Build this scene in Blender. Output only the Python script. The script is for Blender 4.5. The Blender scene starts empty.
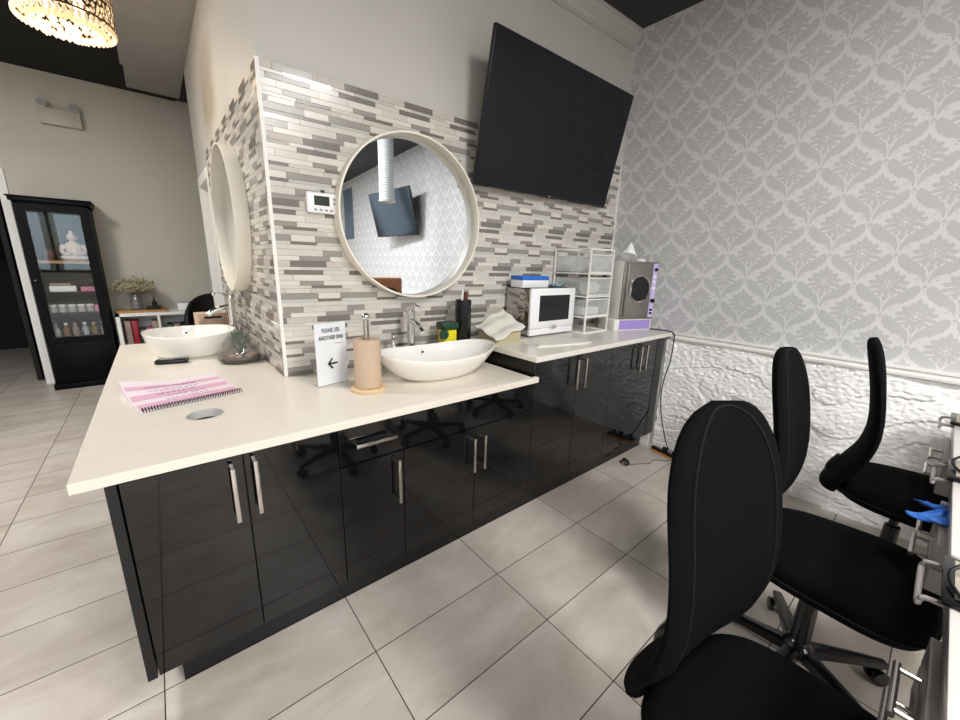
import bpy, bmesh, math, random
from mathutils import Vector, Matrix, noise
from math import pi, sin, cos, radians, sqrt, atan2

rnd = random.Random(7)
scene = bpy.context.scene
COL = scene.collection

# ------------------------------------------------------------------ materials
def newmat(name):
    m = bpy.data.materials.new(name)
    m.use_nodes = True
    nt = m.node_tree
    return m, nt, nt.nodes['Principled BSDF']

def lin(c):
    return tuple(((v / 255.0) / 12.92 if v <= 10 else (((v / 255.0) + 0.055) / 1.055) ** 2.4) for v in c) + (1.0,)

def mat(name, rgb, rough=0.5, metal=0.0, spec=0.5, noise_amt=0.0, noise_scale=8.0, bump=0.0, bump_scale=60.0,
        trans=0.0, ior=1.45, emit=None, estr=0.0, coat=0.0, sheen=0.0):
    m, nt, b = newmat(name)
    base = lin(rgb)
    b.inputs['Base Color'].default_value = base
    b.inputs['Roughness'].default_value = rough
    b.inputs['Metallic'].default_value = metal
    b.inputs['Specular IOR Level'].default_value = spec
    b.inputs['IOR'].default_value = ior
    b.inputs['Transmission Weight'].default_value = trans
    b.inputs['Coat Weight'].default_value = coat
    b.inputs['Sheen Weight'].default_value = sheen
    if emit:
        b.inputs['Emission Color'].default_value = lin(emit)
        b.inputs['Emission Strength'].default_value = estr
    tc = nt.nodes.new('ShaderNodeTexCoord')
    n = nt.nodes.new('ShaderNodeTexNoise')
    n.inputs['Scale'].default_value = noise_scale
    n.inputs['Detail'].default_value = 4
    nt.links.new(tc.outputs['Object'], n.inputs['Vector'])
    mx = nt.nodes.new('ShaderNodeMix'); mx.data_type = 'RGBA'
    k = noise_amt
    mx.inputs[6].default_value = tuple(min(1, v * (1 - k)) for v in base[:3]) + (1,)
    mx.inputs[7].default_value = tuple(min(1, v * (1 + k)) for v in base[:3]) + (1,)
    nt.links.new(n.outputs['Fac'], mx.inputs[0])
    nt.links.new(mx.outputs[2], b.inputs['Base Color'])
    if bump > 0:
        n2 = nt.nodes.new('ShaderNodeTexNoise'); n2.inputs['Scale'].default_value = bump_scale
        n2.inputs['Detail'].default_value = 5
        nt.links.new(tc.outputs['Object'], n2.inputs['Vector'])
        bp = nt.nodes.new('ShaderNodeBump'); bp.inputs['Strength'].default_value = bump
        bp.inputs['Distance'].default_value = 0.01
        nt.links.new(n2.outputs['Fac'], bp.inputs['Height'])
        nt.links.new(bp.outputs['Normal'], b.inputs['Normal'])
    return m

def clear_mat(name, rgb, alpha=0.25, rough=0.08):
    """thin clear glass or plastic: mostly see-through with a glossy surface"""
    m, nt, b = newmat(name)
    out = nt.nodes['Material Output']
    t = nt.nodes.new('ShaderNodeBsdfTransparent')
    t.inputs['Color'].default_value = (0.985, 0.99, 0.99, 1)
    b.inputs['Base Color'].default_value = lin(rgb); b.inputs['Roughness'].default_value = rough
    mx = nt.nodes.new('ShaderNodeMixShader'); mx.inputs[0].default_value = alpha
    nt.links.new(t.outputs[0], mx.inputs[1]); nt.links.new(b.outputs[0], mx.inputs[2])
    gl = nt.nodes.new('ShaderNodeBsdfGlossy'); gl.inputs['Roughness'].default_value = rough
    lw = nt.nodes.new('ShaderNodeLayerWeight'); lw.inputs['Blend'].default_value = 0.5
    pw = nt.nodes.new('ShaderNodeMath'); pw.operation = 'POWER'; pw.inputs[1].default_value = 4.0
    nt.links.new(lw.outputs['Facing'], pw.inputs[0])
    fr = nt.nodes.new('ShaderNodeMath'); fr.operation = 'MULTIPLY_ADD'; fr.inputs[1].default_value = 0.55; fr.inputs[2].default_value = 0.035
    nt.links.new(pw.outputs[0], fr.inputs[0])
    m2 = nt.nodes.new('ShaderNodeMixShader'); nt.links.new(fr.outputs[0], m2.inputs[0])
    nt.links.new(mx.outputs[0], m2.inputs[1]); nt.links.new(gl.outputs[0], m2.inputs[2])
    nt.links.new(m2.outputs[0], out.inputs['Surface'])
    return m

def floor_mat():
    m, nt, b = newmat('floor_tile')
    N = nt.nodes.new; L = nt.links.new
    geo = N('ShaderNodeNewGeometry'); sep = N('ShaderNodeSeparateXYZ'); L(geo.outputs['Position'], sep.inputs[0])
    def math_(op, a, bb=None, c=None):
        n = N('ShaderNodeMath'); n.operation = op
        for i, v in enumerate((a, bb, c)):
            if v is None: continue
            if isinstance(v, (int, float)): n.inputs[i].default_value = v
            else: L(v, n.inputs[i])
        return n.outputs[0]
    gx = math_('DIVIDE', math_('SUBTRACT', sep.outputs['X'], 0.4456), 0.600)
    gy = math_('DIVIDE', math_('SUBTRACT', sep.outputs['Y'], 1.0815), 0.302)
    fx = math_('FRACT', gx); fy = math_('FRACT', gy)
    ex = math_('MULTIPLY', math_('MINIMUM', fx, math_('SUBTRACT', 1.0, fx)), 0.600)
    ey = math_('MULTIPLY', math_('MINIMUM', fy, math_('SUBTRACT', 1.0, fy)), 0.302)
    e = math_('MINIMUM', ex, ey)
    grout = math_('LESS_THAN', e, 0.0018)
    cx = math_('FLOOR', gx); cy = math_('FLOOR', gy)
    comb = N('ShaderNodeCombineXYZ'); L(cx, comb.inputs[0]); L(cy, comb.inputs[1])
    wn = N('ShaderNodeTexWhiteNoise'); wn.noise_dimensions = '3D'; L(comb.outputs[0], wn.inputs['Vector'])
    off = N('ShaderNodeVectorMath'); off.operation = 'SCALE'; off.inputs['Scale'].default_value = 13.0
    L(wn.outputs['Color'], off.inputs[0])
    add = N('ShaderNodeVectorMath'); L(geo.outputs['Position'], add.inputs[0]); L(off.outputs[0], add.inputs[1])
    st = N('ShaderNodeMapping'); st.inputs['Scale'].default_value = (1.5, 2.6, 1); L(add.outputs[0], st.inputs[0])
    nz = N('ShaderNodeTexNoise'); nz.inputs['Scale'].default_value = 1.7; nz.inputs['Detail'].default_value = 7
    nz.inputs['Roughness'].default_value = 0.62; nz.inputs['Distortion'].default_value = 0.6
    L(st.outputs[0], nz.inputs['Vector'])
    ramp = N('ShaderNodeValToRGB')
    ramp.color_ramp.elements[0].position = 0.30; ramp.color_ramp.elements[0].color = lin((174, 163, 152))
    ramp.color_ramp.elements[1].position = 0.70; ramp.color_ramp.elements[1].color = lin((205, 198, 189))
    L(nz.outputs['Fac'], ramp.inputs[0])
    tint = N('ShaderNodeMix'); tint.data_type = 'RGBA'; tint.blend_type = 'MULTIPLY'; tint.inputs[0].default_value = 1
    v = math_('MULTIPLY_ADD', wn.outputs['Value'], 0.09, 0.95)
    cc = N('ShaderNodeCombineColor'); L(v, cc.inputs[0]); L(v, cc.inputs[1]); L(v, cc.inputs[2])
    L(ramp.outputs[0], tint.inputs[6]); L(cc.outputs[0], tint.inputs[7])
    mix = N('ShaderNodeMix'); mix.data_type = 'RGBA'; L(grout, mix.inputs[0]); L(tint.outputs[2], mix.inputs[6])
    mix.inputs[7].default_value = lin((48, 38, 30))
    L(mix.outputs[2], b.inputs['Base Color'])
    rr = math_('MULTIPLY_ADD', grout, 0.5, 0.36); L(rr, b.inputs['Roughness'])
    b.inputs['Specular IOR Level'].default_value = 0.4
    return m

M = {}
def setup_mats():
    M['floor'] = floor_mat()
    M['ceiling'] = mat('ceiling_dark', (50, 50, 52), 0.8, noise_amt=0.06)
    M['void'] = mat('black_ceiling', (20, 20, 21), 0.85)
    M['soffit'] = mat('soffit_grey', (150, 148, 145), 0.8, noise_amt=0.05, noise_scale=3)
    M['paint'] = mat('greige_paint', (194, 190, 183), 0.5, noise_amt=0.05, noise_scale=2.5, bump=0.05, bump_scale=9)
    M['paint_back'] = mat('taupe_paint', (200, 195, 184), 0.6, noise_amt=0.09, noise_scale=1.6)
    M['paper'] = mat('wallpaper_ground', (212, 212, 213), 0.42, noise_amt=0.02)
    M['motif'] = mat('wallpaper_motif', (187, 187, 188), 0.6, noise_amt=0.03)
    M['stone'] = mat('white_stone', (248, 248, 247), 0.75, noise_amt=0.02, bump=0.55, bump_scale=34)
    M['trim'] = mat('white_trim', (236, 235, 231), 0.4, noise_amt=0.02)
    M['crown'] = mat('crown_paint', (184, 182, 176), 0.5, noise_amt=0.02)
    M['grout'] = mat('mosaic_grout', (216, 211, 202), 0.8)
    M['t_white'] = mat('tile_cream', (214, 208, 199), 0.25, noise_amt=0.05, noise_scale=20)
    M['t_light'] = mat('tile_pale', (204, 199, 191), 0.2, noise_amt=0.08, noise_scale=25)
    M['t_beige'] = mat('tile_beige', (192, 183, 174), 0.4, noise_amt=0.1, noise_scale=30)
    M['t_grey'] = mat('tile_grey', (150, 144, 138), 0.22, noise_amt=0.1, noise_scale=30)
    M['t_dark'] = mat('tile_taupe', (122, 115, 109), 0.2, noise_amt=0.12, noise_scale=30)
    M['t_glass'] = mat('tile_glass', (196, 195, 189), 0.05, noise_amt=0.05, noise_scale=15, coat=1.0)
    M['black_gloss'] = mat('black_lacquer', (12, 12, 13), 0.035, spec=0.62)
    M['black_edge'] = mat('black_carcass', (16, 16, 17), 0.3)
    M['kick'] = mat('black_plinth', (10, 10, 11), 0.25)
    M['quartz'] = mat('cream_quartz', (223, 215, 202), 0.22, noise_amt=0.035, noise_scale=14)
    M['quartz2'] = mat('pale_quartz', (222, 217, 208), 0.22, noise_amt=0.03, noise_scale=14)
    M['steel'] = mat('brushed_steel', (196, 192, 186), 0.25, metal=1.0, noise_amt=0.05, noise_scale=50)
    M['chrome'] = mat('chrome', (225, 225, 226), 0.06, metal=1.0)
    M['ceramic'] = mat('white_ceramic', (238, 235, 229), 0.06, noise_amt=0.01, coat=0.5)
    M['mirror'] = mat('mirror_glass', (236, 240, 242), 0.005, metal=1.0)
    M['frame'] = mat('cream_frame', (238, 232, 217), 0.35, noise_amt=0.02)
    M['tv_screen'] = mat('tv_screen', (12, 13, 20), 0.11, spec=0.4)
    M['tv_body'] = mat('tv_plastic', (14, 14, 16), 0.35)
    M['white_plastic'] = mat('white_plastic', (236, 236, 237), 0.3, noise_amt=0.01)
    M['lcd'] = mat('grey_lcd', (58, 66, 60), 0.15)
    M['grey_plastic'] = mat('grey_plastic', (150, 150, 152), 0.4)
    M['beige_plastic'] = mat('beige_plastic', (190, 184, 170), 0.4)
    M['soft_grey'] = mat('soft_grey', (196, 194, 190), 0.5)
    M['sheet'] = mat('paper_sheet', (246, 247, 250), 0.7)
    M['acrylic'] = clear_mat('acrylic', (235, 240, 245), 0.04, 0.03)
    M['glass'] = clear_mat('clear_glass', (30, 34, 40), 0.04, 0.02)
    M['bowl_glass'] = clear_mat('bowl_glass', (150, 146, 142), 0.28, 0.04)
    M['drawer_plastic'] = clear_mat('clear_drawer', (240, 242, 242), 0.22, 0.12)
    M['ink'] = mat('black_ink', (18, 18, 20), 0.6)
    M['red_ink'] = mat('red_ink', (200, 70, 60), 0.6)
    M['kraft'] = mat('kraft_paper', (190, 165, 142), 0.8, noise_amt=0.05, noise_scale=40, bump=0.1)
    M['pale_wood'] = mat('pale_wood', (212, 184, 142), 0.5, noise_amt=0.1, noise_scale=20)
    M['wood'] = mat('oak_wood', (176, 134, 84), 0.5, noise_amt=0.15, noise_scale=12)
    M['page'] = mat('notebook_page', (226, 212, 219), 0.75)
    M['pink'] = mat('pink_page', (212, 166, 186), 0.75)
    M['pen'] = mat('pen_marks', (112, 90, 110), 0.7)
    M['black_plastic'] = mat('black_plastic', (16, 16, 17), 0.25)
    M['black_matte'] = mat('black_matte', (20, 19, 19), 0.6)
    M['fabric'] = mat('black_fabric', (11, 11, 12), 0.95, spec=0.06, noise_amt=0.2, noise_scale=200, bump=0.15, bump_scale=400)
    M['piping'] = mat('dark_piping', (17, 17, 18), 0.85, spec=0.2)
    M['leaf'] = mat('succulent_leaf', (66, 98, 62), 0.5, noise_amt=0.25, noise_scale=30)
    M['soil'] = mat('dark_soil', (96, 80, 68), 0.9, noise_amt=0.4, noise_scale=60, bump=0.5)
    M['pebble'] = mat('tan_pebble', (168, 142, 118), 0.6, noise_amt=0.15)
    M['silver'] = mat('silver_dish', (150, 146, 140), 0.25, metal=0.8)
    M['yellow'] = mat('yellow_plastic', (224, 206, 30), 0.35)
    M['green'] = mat('dark_green_plastic', (22, 62, 44), 0.35)
    M['brown'] = mat('brown_handle', (84, 44, 28), 0.4, noise_amt=0.1)
    M['towel'] = mat('white_towel', (226, 222, 212), 0.95, noise_amt=0.03, noise_scale=60, bump=0.35, bump_scale=180)
    M['towel_in'] = mat('khaki_lining', (176, 166, 132), 0.9, noise_amt=0.05)
    M['dark_glass'] = mat('dark_door_glass', (24, 25, 28), 0.08)
    M['mw_side'] = mat('polished_side', (176, 172, 166), 0.04, metal=1.0)
    M['blue'] = mat('blue_print', (40, 108, 206), 0.5)
    M['sky_blue'] = mat('pale_blue_mask', (142, 190, 214), 0.8)
    M['glove'] = mat('blue_nitrile', (52, 112, 204), 0.45)
    M['rack'] = mat('rack_white', (234, 233, 228), 0.35)
    M['ster'] = mat('steriliser_steel', (150, 146, 140), 0.32, metal=0.9, noise_amt=0.05)
    M['purple'] = mat('purple_print', (160, 138, 206), 0.4)
    M['lilac'] = mat('lilac_panel', (196, 184, 228), 0.35)
    M['white_panel'] = mat('white_enamel', (228, 226, 220), 0.35)
    M['orange'] = mat('orange_strip', (224, 152, 62), 0.5)
    M['cord'] = mat('black_cord', (14, 14, 14), 0.5)
    M['cord_grey'] = mat('grey_cord', (106, 110, 118), 0.5)
    M['table_white'] = mat('marble_top', (204, 199, 194), 0.2, noise_amt=0.04, noise_scale=9)
    M['table_grey'] = mat('table_grey', (158, 152, 150), 0.35, noise_amt=0.04)
    M['granite'] = mat('speckled_filter', (152, 144, 132), 0.6, noise_amt=0.5, noise_scale=120)
    M['cab_black'] = mat('cabinet_black', (9, 9, 10), 0.45, spec=0.12)
    M['statue'] = mat('statue_white', (214, 196, 186), 0.5, noise_amt=0.08)
    M['vase'] = clear_mat('vase_glass', (130, 134, 140), 0.3, 0.06)
    M['dry_flower'] = mat('dried_flower', (172, 162, 134), 0.9, noise_amt=0.3, noise_scale=50)
    M['stem'] = mat('dry_stem', (140, 126, 86), 0.9)
    M['red'] = mat('red_cap', (150, 24, 44), 0.4)
    M['amber'] = mat('amber_bottle', (126, 92, 40), 0.25)
    M['tan_leather'] = mat('tan_leather', (142, 90, 58), 0.45, noise_amt=0.08)
    M['duct'] = mat('white_duct', (222, 226, 230), 0.45)
    M['crystal'] = mat('crystal', (255, 232, 198), 0.15, emit=(255, 222, 172), estr=.28)
    M['lamp_rim'] = mat('lamp_rim', (96, 76, 58), 0.3, metal=0.7)
    M['bulb'] = mat('bulb', (255, 230, 190), 0.4, emit=(255, 226, 180), estr=4.5)
    M['panel_light'] = mat('unseen_ceiling_lamp', (255, 255, 255), 0.5, emit=(255, 250, 242), estr=6)
    M['poster'] = mat('blue_poster', (74, 92, 112), 0.3, noise_amt=0.7, noise_scale=5)
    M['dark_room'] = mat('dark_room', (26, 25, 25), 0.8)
    M['pinkbox'] = mat('pink_box', (206, 120, 160), 0.5)
    M['jar'] = clear_mat('jar_plastic', (220, 220, 220), 0.5, 0.1)
    M['multi'] = mat('pastel_box', (150, 130, 120), 0.6, noise_amt=0.6, noise_scale=20)
    M['window_glass'] = clear_mat('window_glass', (200, 210, 220), 0.02, 0.02)
    M['window_frame'] = mat('window_frame', (40, 40, 42), 0.4)
setup_mats()

# ------------------------------------------------------------------ mesh builder
class MB:
    def __init__(s):
        s.bm = bmesh.new(); s.mats = []; s.cur = 0
    def m(s, material):
        if material not in s.mats: s.mats.append(material)
        s.cur = s.mats.index(material); return s
    def _face(s, vs):
        try:
            f = s.bm.faces.new(vs); f.material_index = s.cur; return f
        except ValueError:
            return None
    def box(s, a, b, bev=0.0, seg=2, rot=None, piv=None):
        x0, x1 = sorted((a[0], b[0])); y0, y1 = sorted((a[1], b[1])); z0, z1 = sorted((a[2], b[2]))
        v = [s.bm.verts.new(p) for p in ((x0,y0,z0),(x1,y0,z0),(x1,y1,z0),(x0,y1,z0),(x0,y0,z1),(x1,y0,z1),(x1,y1,z1),(x0,y1,z1))]
        fs = [s._face([v[i] for i in q]) for q in ((0,3,2,1),(4,5,6,7),(0,1,5,4),(1,2,6,5),(2,3,7,6),(3,0,4,7))]
        allv = list(v)
        if bev > 0:
            es = list({e for f in fs for e in f.edges})
            r = bmesh.ops.bevel(s.bm, geom=es, offset=bev, segments=seg, profile=0.5, affect='EDGES', clamp_overlap=True)
            for f in r['faces']: f.material_index = s.cur
            allv = list({vv for f in r['faces'] for vv in f.verts} | {vv for vv in allv if vv.is_valid})
        if rot is not None:
            c = Vector(piv) if piv else Vector(((x0+x1)/2,(y0+y1)/2,(z0+z1)/2))
            bmesh.ops.rotate(s.bm, verts=allv, cent=c, matrix=rot)
        return s
    def rings(s, rings, closed=True, cap0=True, cap1=True):
        R = [[s.bm.verts.new(p) for p in r] for r in rings]
        n = len(R[0])
        for a, b in zip(R, R[1:]):
            for i in range(n if closed else n - 1):
                j = (i + 1) % n
                s._face((a[i], a[j], b[j], b[i]))
        if cap0: s._face(list(reversed(R[0])))
        if cap1: s._face(R[-1])
        return s
    def lathe(s, prof, c=(0,0,0), n=32, axis='z', cap0=True, cap1=True, sx=1.0, sy=1.0):
        rr = []
        for r, z in prof:
            ring = []
            for i in range(n):
                a = 2*pi*i/n
                p = (r*cos(a)*sx, r*sin(a)*sy, z)
                if axis == 'y': p = (p[0], -p[2], p[1])
                if axis == 'x': p = (p[2], p[0], p[1])
                ring.append((c[0]+p[0], c[1]+p[1], c[2]+p[2]))
            rr.append(ring)
        return s.rings(rr, True, cap0, cap1)
    def cyl(s, p0, p1, r0, r1=None, n=20):
        r1 = r0 if r1 is None else r1
        return s.tube([p0, p1], [r0, r1], n)
    def tube(s, pts, r, n=10, closed=False):
        P = [Vector(p) for p in pts]
        rad = r if isinstance(r, (list, tuple)) else [r]*len(P)
        up = None; rr = []
        for i, p in enumerate(P):
            t = (P[min(i+1, len(P)-1)] - P[max(i-1, 0)]).normalized()
            if up is None:
                up = Vector((0,0,1)) if abs(t.z) < 0.9 else Vector((1,0,0))
            u = (up - t*up.dot(t)); u.normalize(); w = t.cross(u); up = u
            rr.append([p + (u*cos(2*pi*k/n) + w*sin(2*pi*k/n))*rad[i] for k in range(n)])
        return s.rings(rr)
    def ball(s, c, r, n=14, sc=(1,1,1)):
        prof = [(max(1e-4, r*sin(pi*i/n)), -r*cos(pi*i/n)) for i in range(n+1)]
        rr = [[(c[0]+q*cos(2*pi*k/(2*n))*sc[0], c[1]+q*sin(2*pi*k/(2*n))*sc[1], c[2]+z*sc[2]) for k in range(2*n)] for q, z in prof]
        return s.rings(rr)
    def prism(s, poly, z0, z1, top=None):
        a = [(p[0], p[1], z0) for p in poly]; b = [(p[0], p[1], z1) for p in (top or poly)]
        return s.rings([a, b])
    def grid(s, rows, close=False):
        R = [[s.bm.verts.new(p) for p in r] for r in rows]
        for a, b in zip(R, R[1:]):
            for i in range(len(a)-1): s._face((a[i], a[i+1], b[i+1], b[i]))
        return s
    def poly(s, pts):
        s._face([s.bm.verts.new(p) for p in pts]); return s
    def build(s, name, material=None, parent=None, smooth=35, loc=None, solid=0.0, fix=True):
        if material is not None and not s.mats: s.mats.append(material)
        if fix: bmesh.ops.recalc_face_normals(s.bm, faces=s.bm.faces)
        me = bpy.data.meshes.new(name)
        s.bm.to_mesh(me); s.bm.free()
        for mm in s.mats: me.materials.append(mm)
        if smooth:
            for p in me.polygons: p.use_smooth = True
            me.set_sharp_from_angle(angle=radians(smooth))
        o = bpy.data.objects.new(name, me)
        COL.objects.link(o)
        if parent is not None: o.parent = parent
        if loc: o.location = loc
        if solid:
            sd = o.modifiers.new('solid', 'SOLIDIFY'); sd.thickness = solid; sd.offset = 0
        return o

def bez(p, n=10):
    """Catmull-Rom through points"""
    P = [Vector(q) for q in p]; out = []
    for i in range(len(P)-1):
        a = P[max(i-1,0)]; b = P[i]; c = P[i+1]; d = P[min(i+2, len(P)-1)]
        for k in range(n):
            t = k/n
            out.append(0.5*((2*b)+(-a+c)*t+(2*a-5*b+4*c-d)*t*t+(-a+3*b-3*c+d)*t**3))
    out.append(P[-1]); return out

def tag(o, label, cat, group=None, kind=None):
    o['label'] = label; o['category'] = cat
    if group: o['group'] = group
    if kind: o['kind'] = kind
    return o
def thing(name, label, cat, loc=(0,0,0), rz=0.0, group=None):
    o = bpy.data.objects.new(name, None); COL.objects.link(o)
    o.empty_display_size = 0.1
    o.location = loc; o.rotation_euler = (0,0,rz)
    return tag(o, label, cat, group)
def struct(o):
    o['kind'] = 'structure'; return o
def copy_tree(o, parent=None):
    c = o.copy(); COL.objects.link(c)
    if parent is not None: c.parent = parent
    for ch in list(o.children): copy_tree(ch, c)
    return c

# ------------------------------------------------------------------ key dimensions (metres)
AX, AY, BX, BY = 0.437, 2.01, 3.01, 1.91          # feature wall runs from A (outer corner) to B (corner with the papered wall)
WL = sqrt((BX-AX)**2 + (BY-AY)**2)
WRZ = atan2(BY-AY, BX-AX)
CEIL = 3.115; TILE_TOP = 2.19
Z1, Z2 = 0.83, 0.94
DOOR_Y = 1.315
def W(s, off=0.0, z=0.0):                            # point on the feature wall: s along it, off into the room
    return (AX + cos(WRZ)*s + sin(WRZ)*off, AY + sin(WRZ)*s - cos(WRZ)*off, z)

# ------------------------------------------------------------------ the room
XR = 3.01; YB = 6.08; XL = -4.2; YF = -6.0
struct(MB().box((XL-.1,YF-.1,-.08),(XR+.3,9.0,0)).build('floor', M['floor'], smooth=0))
struct(MB().box((XL-.1,YF-.1,CEIL),(XR+.3,9.0,CEIL+.08)).build('ceiling', M['ceiling'], smooth=0))
struct(MB().box((XL,1.2,CEIL-.012),(AX-.001,8.59,CEIL-.001)).build('ceiling_void', M['void'], smooth=0))
struct(MB().box((0.0,2.3,CEIL-.11),(AX-.001,5.03,CEIL-.013)).box((0.02,5.03,CEIL-.11),(AX-.001,5.62,CEIL-.013)).build('ceiling_panel', M['soffit'], smooth=0))

# feature wall (mosaic below, paint above) and the return wall with its doorway
b = MB()
p = [(AX,AY),(BX,BY),(BX,BY+.12),(AX+.12,AY+.115)]
b.prism(p, 0, CEIL)
struct(b.build('wall_feature', M['paint'], smooth=0))
b = MB()
b.box((AX,AY+.0015,0),(AX+.12,4.06,CEIL)); b.box((AX,4.06,2.03),(AX+.12,4.70,CEIL)); b.box((AX,4.70,0),(AX+.12,4.835,CEIL))
struct(b.build('wall_return', M['paint'], smooth=0))
b = MB()
b.box((AX-.012,4.03,0),(AX+.13,4.065,2.05)); b.box((AX-.012,4.695,0),(AX+.13,4.76,2.10)); b.box((AX-.012,4.065,2.02),(AX+.13,4.70,2.10))
struct(b.build('trim_doorway', M['trim'], smooth=0))
struct(MB().box((AX+.075,4.066,0.0),(AX+.115,4.694,2.018)).build('door_2', M['soffit'], smooth=0))

# mosaic: rows of thin stone and glass strips, a repeating sheet
def mosaic(name, length, z0, z1, place):
    b = MB()
    def q(x0, x1, za, zb, d0, d1, mm):
        b.m(mm)
        P = [place(x0,d1,za),place(x1,d1,za),place(x1,d1,zb),place(x0,d1,zb)]
        v = [b.bm.verts.new(k) for k in P]; b._face(v)
        if d1 > d0:
            e = 0.0006
            w = [b.bm.verts.new(k) for k in (place(x0-e,d0,za-e),place(x1+e,d0,za-e),place(x1+e,d0,zb+e),place(x0-e,d0,zb+e))]
            for i in range(4):
                j = (i+1) % 4; b._face((w[i], w[j], v[j], v[i]))
    q(0, length, z0, z1, 0.006, 0.006, M['grout'])
    R = random.Random(21)
    heights = [.029,.014,.022,.029,.022,.014,.022,.029,.014,.022,.029,.022]
    sheet = 0.305
    kinds = []; prev = []
    for r in range(len(heights)):
        sh = R.uniform(0, sheet); cuts = [0.0]; x = 0
        while True:
            x += R.uniform(.085,.20)
            if x > sheet-.07: break
            cuts.append(x)
        thin = heights[r] < .015; cols = []; dark = []
        for k in range(len(cuts)):
            a0 = cuts[k]+sh; a1 = (cuts[k+1] if k+1 < len(cuts) else sheet)+sh
            ov = 0
            for p0, p1 in prev:
                for d in (-sheet, 0, sheet): ov += max(0, min(a1+d, p1)-max(a0+d, p0))
            ok = ov < .50*(a1-a0) and not (cols and cols[-1] in ('t_dark','t_grey'))
            u = R.random()
            if ok and u < (.66 if not prev or ov > 0 else .60):
                c = 't_dark' if R.random() < (.6 if thin else .36) else 't_grey'; dark.append((a0, a1))
            else:
                c = R.choice(('t_white','t_white','t_white','t_light','t_light','t_light','t_beige') if not thin else ('t_white','t_light','t_light','t_glass'))
            cols.append(c)
        prev = dark
        kinds.append((cuts, cols, sh))
    z = z1; r = 0
    while z > z0 + .006:
        i = r % len(heights); h = heights[i]; g = .0016
        za = max(z-h, z0); cuts, cols, sh = kinds[i]
        sh = sh + .104*(r//len(heights))
        k0 = -2
        for rep in range(k0, int(length/sheet)+3):
            for k, c0 in enumerate(cuts):
                c1 = cuts[k+1] if k+1 < len(cuts) else sheet
                a0 = rep*sheet + c0 + (sh % sheet) + g/2; a1 = rep*sheet + c1 + (sh % sheet) - g/2
                a0 = max(a0, g); a1 = min(a1, length-g)
                if a1 - a0 > .006: q(a0, a1, za+g/2, z-g/2, .006, .0085, M[cols[k]])
        z -= h; r += 1
    return struct(b.build(name, None, smooth=0, fix=True))
mosaic('wall_tiles_feature', WL-.004, Z1-.0, TILE_TOP, lambda s,d,z: W(s,d,z))
mosaic('wall_tiles_return', 3.985-AY, Z1, TILE_TOP, lambda s,d,z: (AX-d, 3.985-s, z))
b = MB(); b.box((AX-.0095,AY-.0095,Z1),(AX+.004,AY+.004,TILE_TOP+.002)); struct(b.build('trim_corner', M['trim'], smooth=0))
b = MB(); b.box(W(WL-.014,.001,Z1),W(WL-.002,.011,TILE_TOP)); struct(b.build('trim_tile_end', M['trim'], smooth=0))
# crown moulding along the feature wall
b = MB()
pr = [(0,CEIL-.125),(.012,CEIL-.125),(.016,CEIL-.10),(.03,CEIL-.085),(.05,CEIL-.045),(.062,CEIL-.03),(.066,CEIL-.001),(0,CEIL-.001)]
b.rings([[W(s,o,z) for o,z in pr] for s in (0,WL)])
struct(b.build('trim_crown', M['crown'], smooth=0))

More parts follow.
